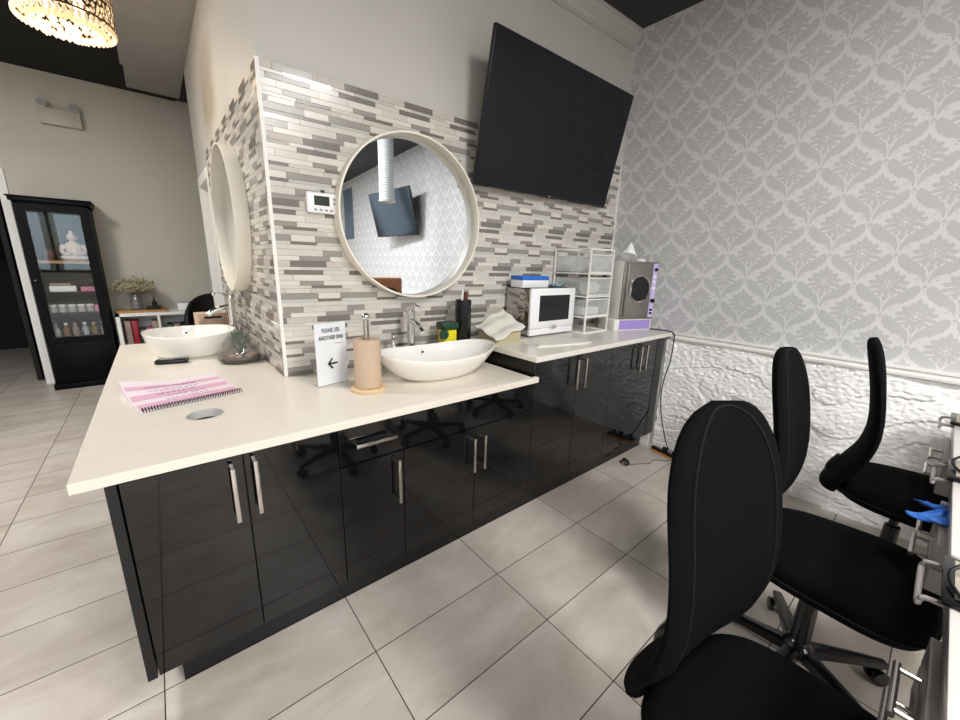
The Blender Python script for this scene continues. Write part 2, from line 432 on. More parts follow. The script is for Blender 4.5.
# papered wall with damask motifs, stone wainscot, chair rail
b = MB().m(M['paper'])
RAIL = 0.935
b.box((XR,YF,0),(XR+.12,BY+.12,CEIL))
DX, DZ = 0.264, 0.315
def damask_polys():
    out = []
    def ell(cx, cy, rx, ry, ang=0.0, n=12):
        out.append([(cx+rx*cos(t)*cos(ang)-ry*sin(t)*sin(ang), cy+rx*cos(t)*sin(ang)+ry*sin(t)*cos(ang)) for t in [2*pi*i/n for i in range(n)]])
    for k in range(10):                                   # rosette
        a = 2*pi*k/10 + .3
        ell(.039*cos(a), .006+.042*sin(a), .021, .0115, a)
    for k in range(6):
        a = 2*pi*k/6; ell(.0145*cos(a), .006+.0145*sin(a), .0085, .0062, a, 9)
    for s in (-1,1):
        ell(s*.062, .014, .016, .011, s*.5); ell(s*.062, -.014, .014, .010, -s*.5); ell(s*.046, .042, .015, .011, s*.9)
        ell(s*.020, .062, .013, .008, s*1.0); ell(s*.022, -.050, .011, .006, -s*.9); ell(s*.045,-.034,.010,.006,-s*.6)
    ell(0, .073, .012, .018); out.append([(-.017,.062),(.017,.062),(.006,.090),(0,.098),(-.006,.090)])
    out.append([(-.016,-.056),(.016,-.056),(.006,-.078),(0,-.086),(-.006,-.078)])
    for k in range(3): ell(0, -.096-.012*k, .004-.0008*k, .0045, 0, 6)
    # acanthus leaves run along the ogee from the node below to both side nodes
    cen = [(.007,-.140),(.011,-.118),(.018,-.098),(.030,-.082),(.047,-.068),(.066,-.055),(.084,-.040),(.098,-.023),(.106,-.008),(.104,.004)]
    wid = [.003,.007,.013,.020,.0255,.028,.028,.024,.017,.007]
    for s in (-1,1):
        L, Rr = [], []
        for i,(x,y) in enumerate(cen):
            x0,y0 = cen[max(i-1,0)]; x1,y1 = cen[min(i+1,len(cen)-1)]
            dx,dy = x1-x0,y1-y0; l = sqrt(dx*dx+dy*dy); nx,ny = -dy/l,dx/l
            w = wid[i]*(1.0 + .10*((i%2)*2-1)); 
            L.append((s*(x+nx*w*.75), y+ny*w*.75)); Rr.append((s*(x-nx*w), y-ny*w))
        for i in range(len(cen)-1): out.append([L[i],L[i+1],Rr[i+1],Rr[i]])
        for i,(x,y) in enumerate(cen[3:9]):
            ell(s*(x-.006), y+.016+.004*(i%2), .0072, .0055, s*.6, 8) if i in (2,4) else None
        ell(s*.066,-.086,.009,.007,s*.5,8); ell(s*.100,-.058,.010,.007,s*.7,8); ell(s*.030,-.112,.008,.003,s*.7,8); ell(s*.036,-.124,.010,.0025,s*.35,8)
        # inner curl
        ell(s*.074,-.022,.0075,.006,0,9)
    out.append([(-.010,-.158),(0,-.146),(.010,-.158),(0,-.164)])
    ell(-.011,-.166,.005,.0035,.6,8); ell(.011,-.166,.005,.0035,-.6,8); ell(0,-.1745,.0035,.0045,0,8)
    q = []
    for k,pl in enumerate(out):
        q.append(pl)
    return q
DP = damask_polys()
def clipz(poly, lo, hi):
    for lim, sgn in ((lo,1),(hi,-1)):
        res = []
        for i in range(len(poly)):
            a, c = poly[i], poly[(i+1)%len(poly)]
            da, dc = sgn*(a[1]-lim), sgn*(c[1]-lim)
            if da >= 0: res.append(a)
            if da*dc < 0:
                t = da/(da-dc); res.append((a[0]+(c[0]-a[0])*t, a[1]+(c[1]-a[1])*t))
        poly = res
        if len(poly) < 3: return None
    return poly
b.m(M['motif'])
col = 0
y = .3628 - DX*12
ymax = BY-.01
kk = -48
while True:
    yc = .3628 + kk*DX/2
    if yc - .14 > ymax: break
    z = 1.821 + (DZ/2 if kk % 2 else 0) - DZ*4
    while z - .2 < CEIL:
        if z + .12 > RAIL:
            for qi, poly in enumerate(DP):
                pl = clipz([(p[0], z+p[1]) for p in poly], RAIL+.004, CEIL-.002)
                if pl and all(yc+p[0] < ymax for p in pl) and yc > -5.8:
                    dxo = .0004 + .000012*qi
                    b.poly([(XR-dxo, yc+p[0], p[1]) for p in pl])
        z += DZ
    kk += 1
struct(b.build('wall_right', None, smooth=0, fix=False))

# split-face stone wainscot
def stone_h(y, z):
    p = Vector((0.0, y, z))
    q = p + Vector((0, noise.noise(p*2.3)*.14, noise.noise(p*2.1+Vector((3,1,7)))*.14))
    big = noise.noise(Vector((0.0, q.y*2.0, q.z*3.4)))
    v = noise.voronoi(Vector((0.3, q.y*2.1+q.z*1.3, q.z*4.0-q.y*.6)), distance_metric='DISTANCE', exponent=2.5)[0]
    led = 0
    for k, fr in enumerate((3.1, 6.3, 12.5)):          # stepped ledges of split slate
        t_ = noise.noise(Vector((7.0+k, q.y*fr*.55, q.z*fr)))*2.2
        led += (t_-math.floor(t_))/(1.25**k*(k+1))
    fine = noise.fractal(Vector((2, y*38+z*9, z*66)), 0.6, 2.1, 4)
    return .018 + .012*big + .012*min(.6, v[1]-v[0]) + .0085*led + .0062*fine
b = MB()
ys = []; yy = 1.36
while yy > -.35: ys.append(yy); yy -= .0068
while yy > -5.9: ys.append(yy); yy -= .07
zs = [i*(RAIL-.045)/130 for i in range(131)]
edge = lambda y: 1.0 if y < 1.33 else .25
b.grid([[(XR - max(.004, stone_h(y, z))*edge(y), y, z) for z in zs] for y in ys])
# closed end towards the cabinets
b.grid([[(XR-max(.004, stone_h(1.36,z))*.25, 1.36, z) for z in zs],[(XR+.001,1.36,z) for z in zs]])
struct(b.build('wall_right_stone', M['stone'], smooth=50))
b = MB()
pr = [(0,RAIL-.045),(.048,RAIL-.045),(.050,RAIL-.030),(.044,RAIL-.026),(.044,RAIL-.012),(.052,RAIL-.008),(.052,RAIL),(0,RAIL)]
b.rings([[(XR-o,y,z) for o,z in pr] for y in (1.30,YF+.01)])
struct(b.build('trim_chair_rail', M['trim'], smooth=0))

# back wall with the dark doorway, the other walls
b = MB(); b.box((-1.06,YB,0),(XR+.3,YB+.12,CEIL)); b.box((XL,YB,2.12),(-1.06,YB+.12,CEIL)); b.box((XL,YB,0),(-2.2,YB+.12,2.12))
struct(b.build('wall_back', M['paint_back'], smooth=0))
b = MB(); b.box((-1.065,YB-.02,0),(-1.005,YB+.13,2.17)); b.box((-2.27,YB-.02,0),(-2.2,YB+.13,2.17)); b.box((-2.2,YB-.02,2.10),(-1.075,YB+.13,2.17))
struct(b.build('trim_door_casing', M['trim'], smooth=0))
b = MB(); b.box((XL,8.6,0),(XR,8.7,CEIL)); b.box((-.95,YB+.12,0),(-.90,8.6,CEIL)); struct(b.build('wall_storeroom', M['dark_room'], smooth=0))
b = MB(); b.box((XL-.1,YF-.1,0),(XL,9,CEIL)); struct(b.build('wall_left', M['paint'], smooth=0))
b = MB(); b.box((XR+.12,BY+.12,0),(XR+.24,YB,CEIL)); struct(b.build('wall_corridor', M['paint_back'], smooth=0))
WX0, WX1, WZ0, WZ1 = -3.6, 0.4, 0.80, 2.60
b = MB(); b.box((XL,YF-.1,0),(WX0,YF,CEIL)); b.box((WX1,YF-.1,0),(XR+.12,YF,CEIL)); b.box((WX0,YF-.1,0),(WX1,YF,WZ0)); b.box((WX0,YF-.1,WZ1),(WX1,YF,CEIL))
struct(b.build('wall_front', M['paint'], smooth=0))
b = MB()
for x in (WX0, (WX0*2+WX1)/3, (WX0+WX1*2)/3, WX1): b.box((x-.035,YF-.08,WZ0),(x+.035,YF-.02,WZ1))
b.box((WX0,YF-.08,WZ0),(WX1,YF-.02,WZ0+.06)); b.box((WX0,YF-.08,WZ1-.06),(WX1,YF-.02,WZ1))
wf = struct(b.build('window_1', M['window_frame'], smooth=0))
MB().box((WX0,YF-.055,WZ0),(WX1,YF-.049,WZ1)).build('window_pane', M['window_glass'], wf, smooth=0)

# ------------------------------------------------------------------ cabinets
def bar_handle(parent, c, length, vertical=True, y=DOOR_Y, out=.030):
    """square bar handle on two posts, proud of a front facing -y"""
    b = MB(); w = .0065; h = length/2
    if vertical:
        b.box((c[0]-w,y-out-.009,c[1]-h),(c[0]+w,y-out,c[1]+h),.0015)
        for s in (-1,1): b.box((c[0]-w*.8,y-out,c[1]+s*(h-.012)-.006),(c[0]+w*.8,y+.001,c[1]+s*(h-.012)+.006))
    else:
        b.box((c[0]-h,y-out-.009,c[1]-w),(c[0]+h,y-out,c[1]+w),.0015)
        for s in (-1,1): b.box((c[0]+s*(h-.012)-.006,y-out,c[1]-w*.8),(c[0]+s*(h-.012)+.006,y+.001,c[1]+w*.8))
    hd = b.build('handle', M['steel'], parent); hd['label'] = 'brushed steel bar handle'
    return hd
def front(parent, name, x0, x1, z0, z1, y=DOOR_Y):
    g = .0016
    return MB().box((x0+g,y,z0+g),(x1-g,y+.018,z1-g),.0012,1).build(name, M['black_gloss'], parent)
ZB = .13
def carcass(parent, x0, x1, z1, yback):
    return MB().box((x0+.0008,DOOR_Y+.0195,ZB),(x1-.0008,yback,z1)).build('carcass', M['black_edge'], parent, smooth=0)
xa, x1_, x2_, x3_, x4_, x5_, x6_, x7_, x8_, x9_ = -.178, -.153, .138, .438, .700, 1.083, 1.478, 1.846, 2.21, 2.56
def unit(label, cat='cabinet'):
    return thing('base_cabinet', label, cat, (0,0,0), 0, 'glossy black base cabinets')
ZT1 = Z1-.032
c = unit('glossy black two-door base cabinet at the near free end, under the notebook')
carcass(c, x1_, x3_-.0, ZT1, 1.90)
MB().box((xa,DOOR_Y-.002,ZB),(x1_-.001,1.90,ZT1),.001,1).build('side_panel', M['black_edge'], c)
d = front(c,'door',x1_+.001,x2_,ZB,ZT1-.004); bar_handle(d,(.104,.675),.185)
d = front(c,'door',x2_,x3_,ZB,ZT1-.004); bar_handle(d,(.166,.682),.185)
c = unit('narrow glossy black base cabinet with one drawer above one door')
carcass(c, x3_, x4_, ZT1, 1.90)
d = front(c,'drawer',x3_,x4_,.642,ZT1-.004); bar_handle(d,(.572,.725),.165,False)
d = front(c,'door',x3_,x4_,ZB,.640); bar_handle(d,(.663,.520),.195)
c = unit('glossy black sink cabinet with two doors under the boat-shaped basin')
carcass(c, x4_, x6_, ZT1, 1.90)
front(c,'fascia_panel',x4_,x6_,.642,ZT1-.004)
d = front(c,'door',x4_,x5_,ZB,.640); bar_handle(d,(1.055,.515),.175)
d = front(c,'door',x5_,x6_,ZB,.640); bar_handle(d,(1.118,.515),.175)
ZT2 = Z2-.032
c = unit('tall glossy black two-door cabinet under the microwave')
carcass(c, x6_, x8_, ZT2, 1.87)
d = front(c,'door',x6_,x7_,ZB,ZT2-.004); bar_handle(d,(1.806,.790),.18)
d = front(c,'door',x7_,x8_,ZB,ZT2-.004); bar_handle(d,(1.884,.790),.18)
c = unit('tall glossy black two-door cabinet next to the white stone wall, behind the hanging cord')
carcass(c, x8_, 2.91, ZT2, 1.87)
d = front(c,'door',x8_,x9_,ZB,ZT2-.004); bar_handle(d,(2.522,.790),.18)
d = front(c,'door',x9_,2.80,ZB,ZT2-.004); bar_handle(d,(2.60,.790),.18)
MB().box((2.801,DOOR_Y-.003,ZB),(2.91,DOOR_Y+.018,ZT2-.002),.001,1).build('filler_panel', M['black_edge'], c)
MB().box((2.912,DOOR_Y+.02,0),(2.935,1.88,ZT2)).build('end_panel', M['white_panel'], c, smooth=0)
# cabinet run below the other basin, doors towards the waiting area
c = unit('glossy black base cabinet below the round-rimmed basin on the return wall')
MB().box((xa+.02,1.905,ZB),(AX-.012,3.24,ZT1)).build('carcass', M['black_edge'], c, smooth=0)
for i in range(3):
    y0 = 1.91+i*.443
    d = MB().box((xa,y0+.002,ZB),(xa+.018,y0+.441,ZT1-.004),.0012,1).build('door', M['black_gloss'], c)
    hb = MB(); hb.box((xa-.04,y0+.392,.58),(xa-.03,y0+.404,.76),.0015)
    for zz in (.592,.748): hb.box((xa-.03,y0+.393,zz-.006),(xa+.001,y0+.403,zz+.006))
    hb.build('handle', M['steel'], d)
b = MB(); b.box((-.10,1.385,0),(2.88,1.40,ZB-.001)); b.box((-.10,1.40,0),(-.085,3.2,ZB-.001))
tag(b.build('toe_kick', M['kick'], smooth=0), 'long black toe kick board running along the floor under the cabinets', 'plinth')

# lower countertop: L shape with a round cut-out
def slab_with_hole(poly, hole_c, hole_r, z0, z1):
    bm = bmesh.new()
    vs = [bm.verts.new((x,y,z1)) for x,y in poly]
    es = [bm.edges.new((vs[i], vs[(i+1)%len(vs)])) for i in range(len(vs))]
    if hole_c:
        hv = [bm.verts.new((hole_c[0]+hole_r*cos(2*pi*k/40), hole_c[1]+hole_r*sin(2*pi*k/40), z1)) for k in range(40)]
        es += [bm.edges.new((hv[i], hv[(i+1)%40])) for i in range(40)]
    bmesh.ops.triangle_fill(bm, use_beauty=True, use_dissolve=False, edges=es)
    r = bmesh.ops.extrude_face_region(bm, geom=list(bm.faces))
    bmesh.ops.translate(bm, vec=(0,0,z0-z1), verts=[v for v in r['geom'] if isinstance(v, bmesh.types.BMVert)])
    return bm
wy = lambda x: AY + (x-AX)*(BY-AY)/(BX-AX)
e = .0105
poly = [(-.240,1.300),(1.482,1.288),(1.482,1.3125),(1.4505,1.3125),(1.4505,wy(1.4505)-e),(AX-e,AY-e),(AX-e,3.30),(-.233,3.30)]
bm = slab_with_hole(poly, (.075,1.655), .058, Z1-.030, Z1)
t = MB(); t.bm.free(); t.bm = bm
ct = t.build('countertop', M['quartz'], smooth=0)
bv = ct.modifiers.new('bevel','BEVEL'); bv.width = .003; bv.segments = 2; bv.limit_method = 'ANGLE'; bv.angle_limit = radians(50)
tag(ct, 'lower cream quartz worktop with a round hole, wrapping the tiled corner', 'countertop')
g = MB(); g.lathe([(.0575,Z1-.031),(.0575,Z1+.0008),(.0555,Z1+.0008),(.0545,Z1-.030)], (.075,1.655,0), 40, cap0=False, cap1=False)
g.build('grommet', M['soft_grey'], ct)['label'] = 'grey ring lining the cut-out'
MB().lathe([(.0575,Z1-.032),(.0575,Z1-.0305)],(.075,1.655,0),32).build('grommet_base', M['black_matte'], ct)
# upper countertop
b = MB()
poly = [(1.452,1.285),(2.955,1.285),(XR-.002,1.285),(XR-.002,BY-.014),(1.470,wy(1.470)-e-.001),(1.452,wy(1.452)-e-.001)]
poly = [(1.452,1.285),(XR-.054,1.285),(XR-.054,1.306),(XR-.003,1.306),(XR-.003,BY-.016),(1.452,wy(1.452)-e-.001)]
b.prism(poly, Z2-.030, Z2)
ct2 = b.build('countertop', M['quartz2'], smooth=30)
bv = ct2.modifiers.new('bevel','BEVEL'); bv.width = .003; bv.segments = 2; bv.limit_method = 'ANGLE'; bv.angle_limit = radians(50)
tag(ct2, 'higher pale quartz worktop carrying the microwave and steriliser', 'countertop')

# ------------------------------------------------------------------ basins and taps
def sink(label, loc, rz, a=.305, bb=.195, h=.135, dip=.022, full=0.0):
    t = thing('vessel_sink', label, 'sink', loc, rz, 'white vessel basins')
    n = 72
    def rim(k, sc, z, lift):
        an = 2*pi*k/n
        ca, sa = cos(an), sin(an)
        x = a*sc*(abs(ca)**.95)*(1 if ca >= 0 else -1); y_ = bb*sc*(abs(sa)**.9)*(1 if sa >= 0 else -1)
        return (x, y_, z + lift*(ca*ca-.5)*2*dip)
    b = MB(); R = []
    for sc, z, l in ((.50,0,0),(.56,.002,0),(.66,.018,.05),(.79,.050,.25),(.90,.085,.55),(.97,h-.022,.9),(1.0,h-.004,1),(1.0,h,1),(.985,h+.001,1),(.972,h-.003,1),(.95,h-.022,.9),(.87,.080,.5),(.74,.048,.2),(.55,.030,.05),(.25,.022,0),(.07,.020,0)):
        if full and z > -1: sc = sc + (1-sc)*full*(1 if sc > .45 else .3)
        R.append([rim(k,sc,z,l) for k in range(n)])
    b.rings(R)
    b.build('basin', M['ceramic'], t, smooth=60)
    MB().lathe([(.001,.021),(.020,.021),(.022,.024),(.001,.026)],(0,0,0),24,cap0=False,cap1=False).build('drain', M['chrome'], t)['label'] = 'chrome pop-up drain'
    MB().lathe([(.006,0),(.006,.006)],(0,bb*.86,.088),12,axis='y').build('overflow', M['black_matte'], t)
    return t
sink('white oval vessel basin with dipped rim beside the kraft paper roll', (1.075,1.625,Z1), radians(-2), a=.335, dip=.014)
sink('white oval vessel basin on the return worktop, behind the black remote', (.118,2.86,Z1), radians(4), a=.224, bb=.24, h=.130, dip=.004, full=.55)

def faucet(label, loc, rz, s=1.0):
    t = thing('basin_faucet', label, 'faucet', loc, rz, 'tall chrome taps')
    h = .315
    MB().lathe([(.027,0),(.027,.006),(.023,.010),(.0215,.02),(.0215,h-.03),(.024,h-.026),(.024,h)],(0,0,0),24).build('body', M['chrome'], t)
    b = MB(); b.tube([(0,-.015,h-.060),(0,-.06,h-.068),(0,-.105,h-.085),(0,-.130,h-.108)],[.016,.015,.014,.0145],16)
    b.build('spout', M['chrome'], t)
    b = MB(); b.tube([(0,0,h),(0,0,h+.012)],[.022,.020],20); b.tube([(0,-.005,h+.012),(.01,-.05,h+.024),(.012,-.085,h+.020)],[.009,.007,.006],10); b.ball((.012,-.088,h+.019),.009,8)
    b.build('lever', M['chrome'], t)
    return t
fa = faucet('tall chrome tap behind the basin under the front round mirror', W(.615,.13,Z1), WRZ)
faucet('tall chrome tap behind the return-worktop basin', (AX-.085,2.95,Z1), radians(-90))
t = thing('soap_pump', 'small chrome pump standing between the paper roll and the tap', 'soap dispenser', W(.520,.11,Z1), WRZ)
MB().lathe([(.016,0),(.016,.105),(.012,.111),(.012,.155)],(0,0,0),18).build('base', M['chrome'], t)
b = MB(); b.ball((0,0,.167),.014,10); b.tube([(0,0,.173),(0,-.03,.175),(0,-.045,.167)],[.006,.006,.005],8); b.build('nozzle', M['chrome'], t)

# ------------------------------------------------------------------ round mirrors
def round_mirror(label, loc, rz):
    t = thing('round_mirror', label, 'mirror', loc, rz, 'round deep-framed mirrors')
    R = .417
    MB().lathe([(R-.011,.0),(R,.0),(R,.069),(R-.002,.072),(R-.009,.072),(R-.011,.069),(R-.011,.0)],(0,0,0),96,axis='y',cap0=False,cap1=False).build('frame', M['frame'], t, smooth=40)
    MB().lathe([(R-.0105,.006),(R-.0105,.012)],(0,0,0),96,axis='y').build('mirror_glass', M['mirror'], t, smooth=40)['label'] = 'silvered round glass set deep in the hoop'
    return t
round_mirror('large round mirror with cream hoop frame above the front basin, reflecting a television', W(.688,.0095,1.622), WRZ)
round_mirror('large round cream mirror on the side of the tiled corner, seen edge-on', (AX-.0095,2.88,1.608), radians(-90))

# ------------------------------------------------------------------ television
def television(label, mtx, w, h, wall_pt):
    t = thing('television', label, 'television')
    t.matrix_world = mtx
    MB().box((-w/2,.004,-h/2),(w/2,.030,h/2),.004).box((-w*.3,.03,-h*.38),(w*.3,.055,h*.12),.008).build('housing', M['tv_body'], t)
    MB().box((-w/2+.006,.0015,-h/2+.016),(w/2-.006,.0055,h/2-.006)).build('screen', M['tv_screen'], t, smooth=0)['label'] = 'dark glossy screen'
    MB().box((-.017,.0005,-h/2+.003),(.017,.0045,-h/2+.012),.001).build('badge', M['silver'], t)['label'] = 'tiny silver badge on the lower bezel'
    inv = mtx.inverted()
    p = inv @ Vector(wall_pt[0]); n = (inv.to_3x3() @ Vector(wall_pt[1])).normalized()
    b = MB(); q = p + n*.02
    b.tube([p+n*.012, q+n*.02],[.09,.09],4)
    b.tube([q+n*.03, Vector((.10,.12,0)), Vector((0,.05,-.02))],[.02,.02,.02],10)
    b.box((-.12,.05,-.10),(.12,.06,.10))
    b.build('wall_bracket', M['black_matte'], t)
    return t
def tvm(loc, yaw, tilt, roll):
    return Matrix.Translation(loc) @ Matrix.Rotation(radians(yaw),4,'Z') @ Matrix.Rotation(radians(tilt),4,'X') @ Matrix.Rotation(radians(roll),4,'Z')
television('large black television tilted down on the tiled wall, right of the round mirror', tvm((1.8208*1.16,1.5323*1.16,1.39+.7026*1.16),-2.77,12.47,2.54), 1.288, .740,
           (W(1.62,.010,2.12), (sin(WRZ),-cos(WRZ),0)))
television('black television on the papered wall, seen only in the round mirror', tvm((2.74,-2.20,2.15),-98,13,0), 1.24, .70, ((3.008,-2.20,2.2),(-1,0,0)))

# ------------------------------------------------------------------ thermostat
t = thing('thermostat', 'white digital thermostat on the tiles left of the round mirror', 'thermostat', W(.217,.009,1.652), WRZ)
MB().box((-.073,-.026,-.047),(.073,0,.047),.010,3).build('housing', M['white_plastic'], t)
MB().box((-.040,-.0272,-.012),(.030,-.0255,.030),.001,1).build('display', M['lcd'], t)['label'] = 'grey liquid crystal display'
for k in range(4):
    MB().box((-.042+k*.024,-.0285,-.036),(-.028+k*.024,-.0255,-.027),.001,1).build('button', M['grey_plastic'], t)
for k in range(2):
    MB().box((.046,-.0285,-.005+k*.02),(.060,-.0255,.007+k*.02),.001,1).build('button', M['grey_plastic'], t)
MB().box((-.005,-.02,.045),(.012,-.008,.058),.002).build('knob', M['black_plastic'], t)

# ------------------------------------------------------------------ things on the lower worktop
def text_mesh(name, body, size, parent, loc, rot, material, align='CENTER', bold=0.0):
    cu = bpy.data.curves.new(name, 'FONT'); cu.body = body; cu.size = size; cu.align_x = align; cu.extrude = .0002; cu.offset = bold
    o = bpy.data.objects.new(name, cu); COL.objects.link(o)
    bpy.context.view_layer.update()
    me = bpy.data.meshes.new_from_object(o.evaluated_get(bpy.context.evaluated_depsgraph_get()))
    bpy.data.objects.remove(o)
    me.materials.clear(); me.materials.append(material)
    r = bpy.data.objects.new(name, me); COL.objects.link(r); r.parent = parent; r.location = loc; r.rotation_euler = rot
    return r
t = thing('sign_holder', 'clear acrylic stand with a white sheet sending people to another sink', 'sign', (.578,1.757,Z1), radians(14))
w, h = .158, .290
b = MB(); b.box((-w/2,-.0045,0.001),(w/2,-.0025,h)); b.box((-w/2,.0025,0.001),(w/2,.0045,h)); b.box((-w/2,-.0045,0),(w/2,.04,.0025)); 
b.build('acrylic_stand', M['acrylic'], t, smooth=0)
MB().box((-w/2+.002,-.0015,.004),(w/2-.002,.0015,h-.002)).build('paper_sheet', M['sheet'], t, smooth=0)
for row, line in enumerate(('PLEASE USE','ANOTHER SINK')):
    tx = text_mesh('lettering', line, .0265, t, (0,-.0052,h-.042-row*.034), (pi/2,0,0), M['ink'], bold=0.0); tx.scale = (.66,1,1)
b = MB()
b.box((-.022,-.0054,.098),(.024,-.0048,.106))
for s in (-1,1): b.box((-.024,-.0054,.098),(.010,-.0048,.106), rot=Matrix.Rotation(radians(s*50),3,'Y'), piv=(-.021,-.005,.102))
b.build('arrow_print', M['ink'], t, smooth=0)['label'] = 'black arrow pointing left'
MB().box((.018,-.0052,h-.098),(.056,-.0048,h-.096)).build('red_line', M['red_ink'], t, smooth=0)

t = thing('paper_towel_holder', 'kraft paper towel roll on a pale wooden stand with steel post', 'paper towel holder', (.678,1.592,Z1), 0)
MB().lathe([(.074,0),(.077,.003),(.077,.013),(.073,.017)],(0,0,0),48).build('base', M['pale_wood'], t)
MB().lathe([(.0555,.0175),(.0575,.020),(.0575,.230),(.0555,.233),(.021,.233),(.019,.230),(.019,.02)],(0,0,0),48,cap0=False,cap1=False).build('paper_roll', M['kraft'], t)
MB().lathe([(.0125,.015),(.0125,.318)],(0,0,0),20).build('post', M['steel'], t)
MB().ball((0,0,.329),.0175,12).build('knob', M['chrome'], t)

t = thing('spiral_notebook', 'open pink and white spiral notebook with handwritten notes', 'notebook', (.026,1.990,Z1), radians(12))
def nbz(u, v): return .006 + .010*max(0,v)**2 + .004*sin(v*2.2)*(1-u*.2) + .030*max(0,-u)*max(0,v)
nw, nh = .172, .165
b = MB().m(M['page'])
ng = 24
def P(u,v,dz=0): return (u*nw, v*nh, nbz(u,v)+dz)
def pagegrid(v0,v1,u0,u1,dz,mm):
    b.m(mm); k = 8
    b.grid([[P(u0+(u1-u0)*i/ng, v0+(v1-v0)*j/k, dz) for i in range(ng+1)] for j in range(k+1)])
pagegrid(-1,1,-1,1,0,M['page'])
rim = [P(-1+2*i/ng,-1) for i in range(ng)]+[P(1,-1+2*i/ng) for i in range(ng)]+[P(1-2*i/ng,1) for i in range(ng)]+[P(-1,1-2*i/ng) for i in range(ng)]
b.rings([[(x,y,0.0) for x,y,z in rim],rim],cap1=False)
b.build('page_block', None, t, smooth=30)
b = MB()
for v0,v1 in ((-.82,-.42),(-.15,.18),(.45,.66)): pagegrid(v0,v1,-.97,.97,.0006,M['pink'])
b.build('pink_bands', None, t, smooth=30)['label'] = 'pink printed bands'
b = MB(); R = random.Random(3)
for row,(v,ua,ub) in enumerate(((.52,-.62,.35),(.30,-.62,.42),(.08,-.50,.30),(-.14,-.35,.45),(-.36,-.40,.40))):
    u = ua
    while u < ub:
        l = R.uniform(.03,.09)
        pts = [P(u+l*i/5, v+R.uniform(-.07,.07), .0012) for i in range(6)]
        b.tube(pts,.0007,4); u += l+R.uniform(.01,.05)
b.build('handwriting', M['pen'], t)
b = MB()
for i in range(38):
    x = -nw*.95+i*(nw*1.9/37)
    b.tube([(x, -nh+.006+.011*cos(a), .007+.009*sin(a)) for a in [2*pi*k/10 for k in range(11)]],.0016,5)
b.build('spiral_binding', M['ink'], t)['label'] = 'black wire spiral binding'

t = thing('remote_control', 'small black remote lying in front of the return-worktop basin', 'remote', (.010,2.600,Z1), radians(-12))
MB().box((-.072,-.030,0),(.072,.030,.024),.009,3).build('housing', M['black_plastic'], t)
b = MB()
for i in range(3):
    for j in range(2): b.box((-.05+i*.02,-.012+j*.014,.0235),(-.037+i*.02,-.003+j*.014,.0255),.001,1)
b.build('keypad', M['grey_plastic'], t)

# terrarium
t = thing('glass_terrarium', 'glass dome terrarium with green succulent and stones on a silver dish', 'terrarium', (.312,2.47,Z1), 0)
MB().lathe([(.05,0),(.085,.003),(.108,.014),(.112,.018),(.106,.018),(.08,.009)],(0,0,0),40,cap1=True).build('dish', M['silver'], t)
MB().lathe([(.100,.018),(.105,.035),(.100,.062),(.080,.105),(.055,.135),(.048,.150),(.051,.156)],(0,0,0),40,cap0=False,cap1=False).build('glass_bowl', M['bowl_glass'], t)
MB().lathe([(.094,.018),(.094,.030),(.05,.040),(.001,.042)],(0,0,0),30).build('soil', M['soil'], t)
for k,(x,y) in enumerate(((.05,-.05),(.07,-.01),(-.05,-.055),(-.02,-.07),(.03,-.075))):
    MB().ball((x,y,.042),.018,8,(1.1,.9,.7)).build('pebble', M['pebble'], t)
b = MB(); R = random.Random(5)
for k in range(46):
    a = R.uniform(0,2*pi); z0 = .04+R.uniform(0,.09); l = R.uniform(.03,.065); el = R.uniform(.3,1.2)
    p0 = Vector((.012*cos(a),.012*sin(a),z0)); d = Vector((cos(a)*cos(el),sin(a)*cos(el),sin(el)))
    b.tube([p0,p0+d*l*.5,p0+d*l],[.003,.006,.001],6)
b.tube([(0,0,.03),(0,0,.15)],.004,6)
b.build('succulent', M['leaf'], t)

# small tub with green lid, black canister with brush handles
t = thing('lidded_tub', 'small yellow tub with dark green lid behind the front basin', 'tub', W(.850,.135,Z1), WRZ)
MB().box((-.045,-.035,0),(.045,.035,.190),.008).build('tub', M['yellow'], t)
MB().box((-.056,-.045,.1905),(.056,.045,.235),.012).build('lid', M['green'], t)
MB().lathe([(.028,0),(.028,.014)],(-.056,-.046,.170),20,axis='y').build('dial', M['green'], t)
t = thing('black_canister', 'tall black canister holding brown and white handled brushes', 'canister', W(.950,.15,Z1), WRZ)
b = MB(); b.lathe([(.046,0),(.048,.004),(.048,.360),(.044,.360),(.042,.02)],(0,0,0),8,cap1=True); b.build('canister', M['black_plastic'], t, smooth=20)
MB().tube([(.012,0,.06),(.016,0,.37),(.018,0,.405)],[.010,.014,.013],12).build('brush_handle', M['brown'], t)['label'] = 'brown wooden brush handle'
MB().tube([(-.010,.006,.06),(-.004,.006,.38),(0,.006,.420)],[.006,.006,.005],10).build('brush_handle', M['white_plastic'], t)['label'] = 'white brush handle'

# things behind the return basin
t = thing('kraft_box', 'kraft cardboard tissue box behind the return-worktop basin', 'box', (.255,3.19,Z1), radians(8))
MB().box((-.085,-.055,0),(.085,.055,.195),.003).build('carton', M['kraft'], t)
MB().box((-.05,-.0565,.160),(.05,-.054,.175)).build('slot', M['black_matte'], t, smooth=0)
t = thing('pump_bottle', 'amber bottle with dark red cap beside the return-worktop tap', 'bottle', (.360,3.06,Z1), 0)
MB().lathe([(.028,0),(.030,.004),(.030,.11),(.022,.13),(.012,.14),(.012,.15)],(0,0,0),24).build('bottle', M['amber'], t)
MB().lathe([(.019,.15),(.020,.152),(.020,.185),(.017,.188)],(0,0,0),20).build('cap', M['red'], t)

